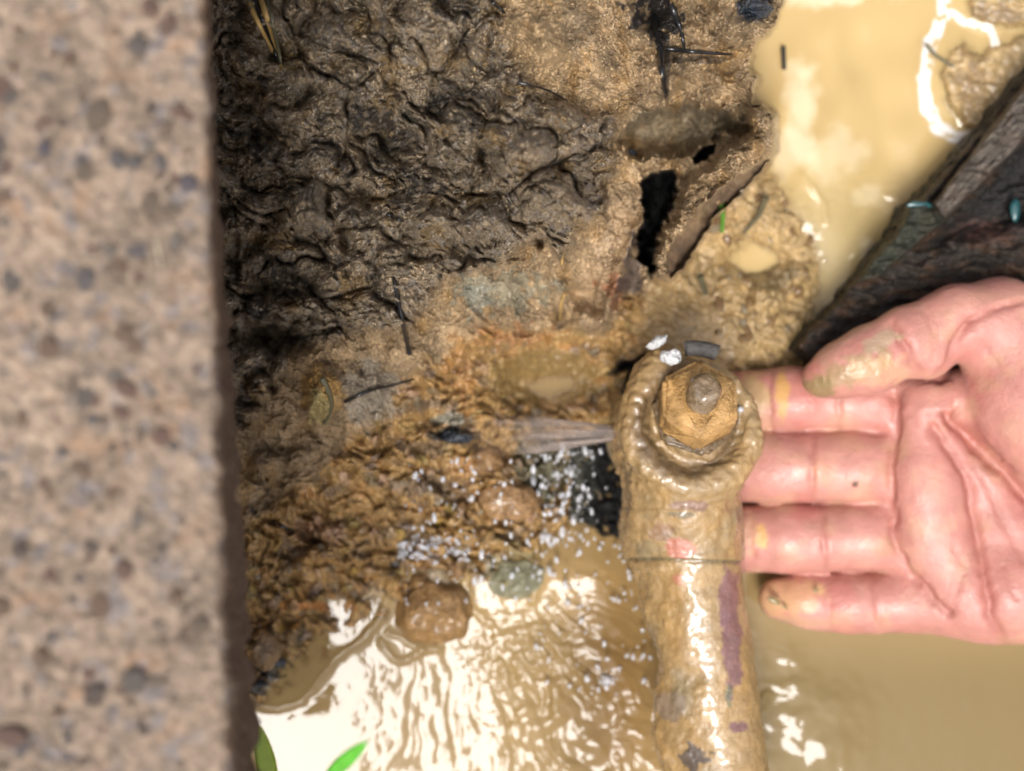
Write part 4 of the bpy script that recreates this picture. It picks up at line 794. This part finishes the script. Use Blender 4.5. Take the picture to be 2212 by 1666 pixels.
def leaf(outline, z0, z1, mat, label):
    n = 12; L_ = []
    for i in range(n):
        t = i / (n - 1); a = np.array(outline[0]) * (1 - t) + np.array(outline[1]) * t; d = np.array(outline[1]) - np.array(outline[0]); d = d / np.hypot(*d); nr = np.array([-d[1], d[0]])
        w_ = outline[2] * math.sin(math.pi * min(1, .12 + t * .88)) ** .7 * (1 - .0 * t)
        for s__, dz in ((-1, 0), (-.5, .6), (0, -.2), (.5, .6), (1, 0)): q_ = a + nr * w_ * s__; L_.append(Pt(q_[0], q_[1], z0 + (z1 - z0) * t + dz * .6))
    qd = [(i * 5 + j, i * 5 + j + 1, (i + 1) * 5 + j + 1, (i + 1) * 5 + j) for i in range(n - 1) for j in range(4)]
    me = mesh_np('leaf', np.array([x[:] for x in L_]), np.array(qd)); rebase(me, L_[2]); o = put('leaf', me, mat, label=label, cat='leaf', loc=L_[2]); sd = o.modifiers.new('solid', 'SOLIDIFY'); sd.thickness = .0003; return o
M_leaf = material('fresh_leaf', (.10, .42, .04), .4, var=.15)
leaf([(705, 1680), (795, 1600), 17], 150, 165, M_leaf, 'bright green blurred leaf over the milky water at the bottom')
leaf([(590, 1720), (556, 1560), 22], 110, 122, material('yellow_green_leaf', (.22, .30, .02), .4), 'yellow green leaf sticking out beside the slab foot')

# ------------------------------------------------------------------ water jet and droplets
M_jet = bpy.data.materials.new('jet_water'); M_jet.use_nodes = True; t = M_jet.node_tree; b = t.nodes['Principled BSDF']
b.inputs['Base Color'].default_value = (.42, .37, .36, 1); b.inputs['Roughness'].default_value = .15; b.inputs['Coat Weight'].default_value = .5
at_ = N(t, 'ShaderNodeAttribute', attribute_name='Col'); t.links.new(at_.outputs['Color'], b.inputs['Base Color']); b.inputs['Specular IOR Level'].default_value = .3; al = N(t, 'ShaderNodeAttribute', attribute_name='alpha'); t.links.new(al.outputs['Fac'], b.inputs['Alpha'])
nj, mj = 80, 60; js = np.linspace(0, 1, nj)[:, None]; ja = np.linspace(0, 2 * np.pi, mj)[None, :]
cxu = 1335 + (1030 - 1335) * js; cyv = 937 - 4 * js + 0 * ja; hwid = 13 + 32 * js ** .7; jt = np.cos(ja)
JV = cyv + hwid * jt + 18 * js * np.clip(jt, 0, 1) ** 2 * np.sin(js * 3.2); JU = cxu + 0 * ja + 25 * (js ** 3) * jt * -1 + 10 * js * fbm(jt * 4 + 0 * js, 0 * js + jt, 3, 2)
JZ = 31 - 15 * js + (1.2 + 1.6 * js) * np.sin(ja) + .5 * pn(jt * 4 + 0 * js, js * 1.5 + 0 * ja, 7)
strk = .6 * fbm(jt * 2.6 + 0 * js, js * 1.6 + 0 * ja, 6, 4, .65); jc = np.array([.27, .225, .20]) * (1 + .4 * strk[..., None]); ja_ = np.clip(.33 + .4 * strk - .5 * sm(js, .45, 1) + .15 * (1 - js) + 0 * ja, .05, .9)
me = mesh_np('water_jet', P(JU, JV, JZ).reshape(-1, 3), grid_quads(mj, nj), col=jc.reshape(-1, 3), attrs={'alpha': ja_.ravel()}); rebase(me, Pt(1335, 937, 31))
put('water_jet', me, M_jet, label='fan shaped jet of leaking water shooting left from the pipe head', cat='water jet', loc=Pt(1335, 937, 31))
M_drop = bpy.data.materials.new('water_drop'); M_drop.use_nodes = True; b = M_drop.node_tree.nodes['Principled BSDF']; b.inputs['Base Color'].default_value = (.80, .82, .86, 1); b.inputs['Roughness'].default_value = .05; b.inputs['Transmission Weight'].default_value = .6; b.inputs['IOR'].default_value = 1.33; b.inputs['Coat Weight'].default_value = 1
bm = bmesh.new(); bmesh.ops.create_icosphere(bm, subdivisions=2, radius=1); sv = np.array([v.co[:] for v in bm.verts]); sf = np.array([[v.index for v in f.verts] for f in bm.faces]); bm.free()
allv = []; allf = []; nd = 0
def drop(u, v, z, r, st=1.0, ang=0):
    global nd
    q_ = sv * np.array([r, r * st, r]); ca, sa = math.cos(ang), math.sin(ang); q_ = np.stack([q_[:, 0] * ca - q_[:, 1] * sa, q_[:, 0] * sa + q_[:, 1] * ca, q_[:, 2]], 1)
    allv.append(q_ / 1000 + np.array(Pt(u, v, z)[:])); allf.append(sf + nd * len(sv)); nd += 1
for i in range(330):
    t_r = rng.random() ** .8; u = 1290 - 420 * rng.random(); v = 985 + 330 * rng.random() ** 1.1
    if rng.random() < .35: u = rng.normal(1215, 35); v = rng.uniform(960, 1180)
    if u < 870 or v < 960 + (1250 - u) * .12: continue
    drop(u, v, max(tz1(u, v), 0) * 1.0 + rng.uniform(1, 13), rng.choice([.18, .25, .3, .4, .55, .75], p=[.15, .2, .2, .2, .15, .1]), rng.uniform(1, 2.2), rng.normal(0, .35))
for i in range(150):
    u = rng.uniform(1150, 1420); v = rng.uniform(1150, 1500); drop(u, v, rng.uniform(1, 8), rng.choice([.2, .3, .45, .6]), rng.uniform(1, 2), rng.normal(0, .5))
for i in range(60):
    a = rng.random(); u = 860 + 140 * a + rng.normal(0, 10); v = 1200 - 20 * math.sin(a * 3) + rng.normal(0, 12); drop(u, v, max(tz1(u, v), 0) + rng.uniform(.2, 1.5), rng.uniform(.25, .7), rng.uniform(1.3, 3), rng.normal(1.57, .5))
drop(1310, 1470, 3, 1.6); drop(1600, 885, 48, .8); 
me = mesh_np('water_droplets', np.concatenate(allv), np.concatenate(allf)); put('water_droplets', me, M_drop, kind='stuff', label='spray of white water droplets falling below the jet', cat='droplets')
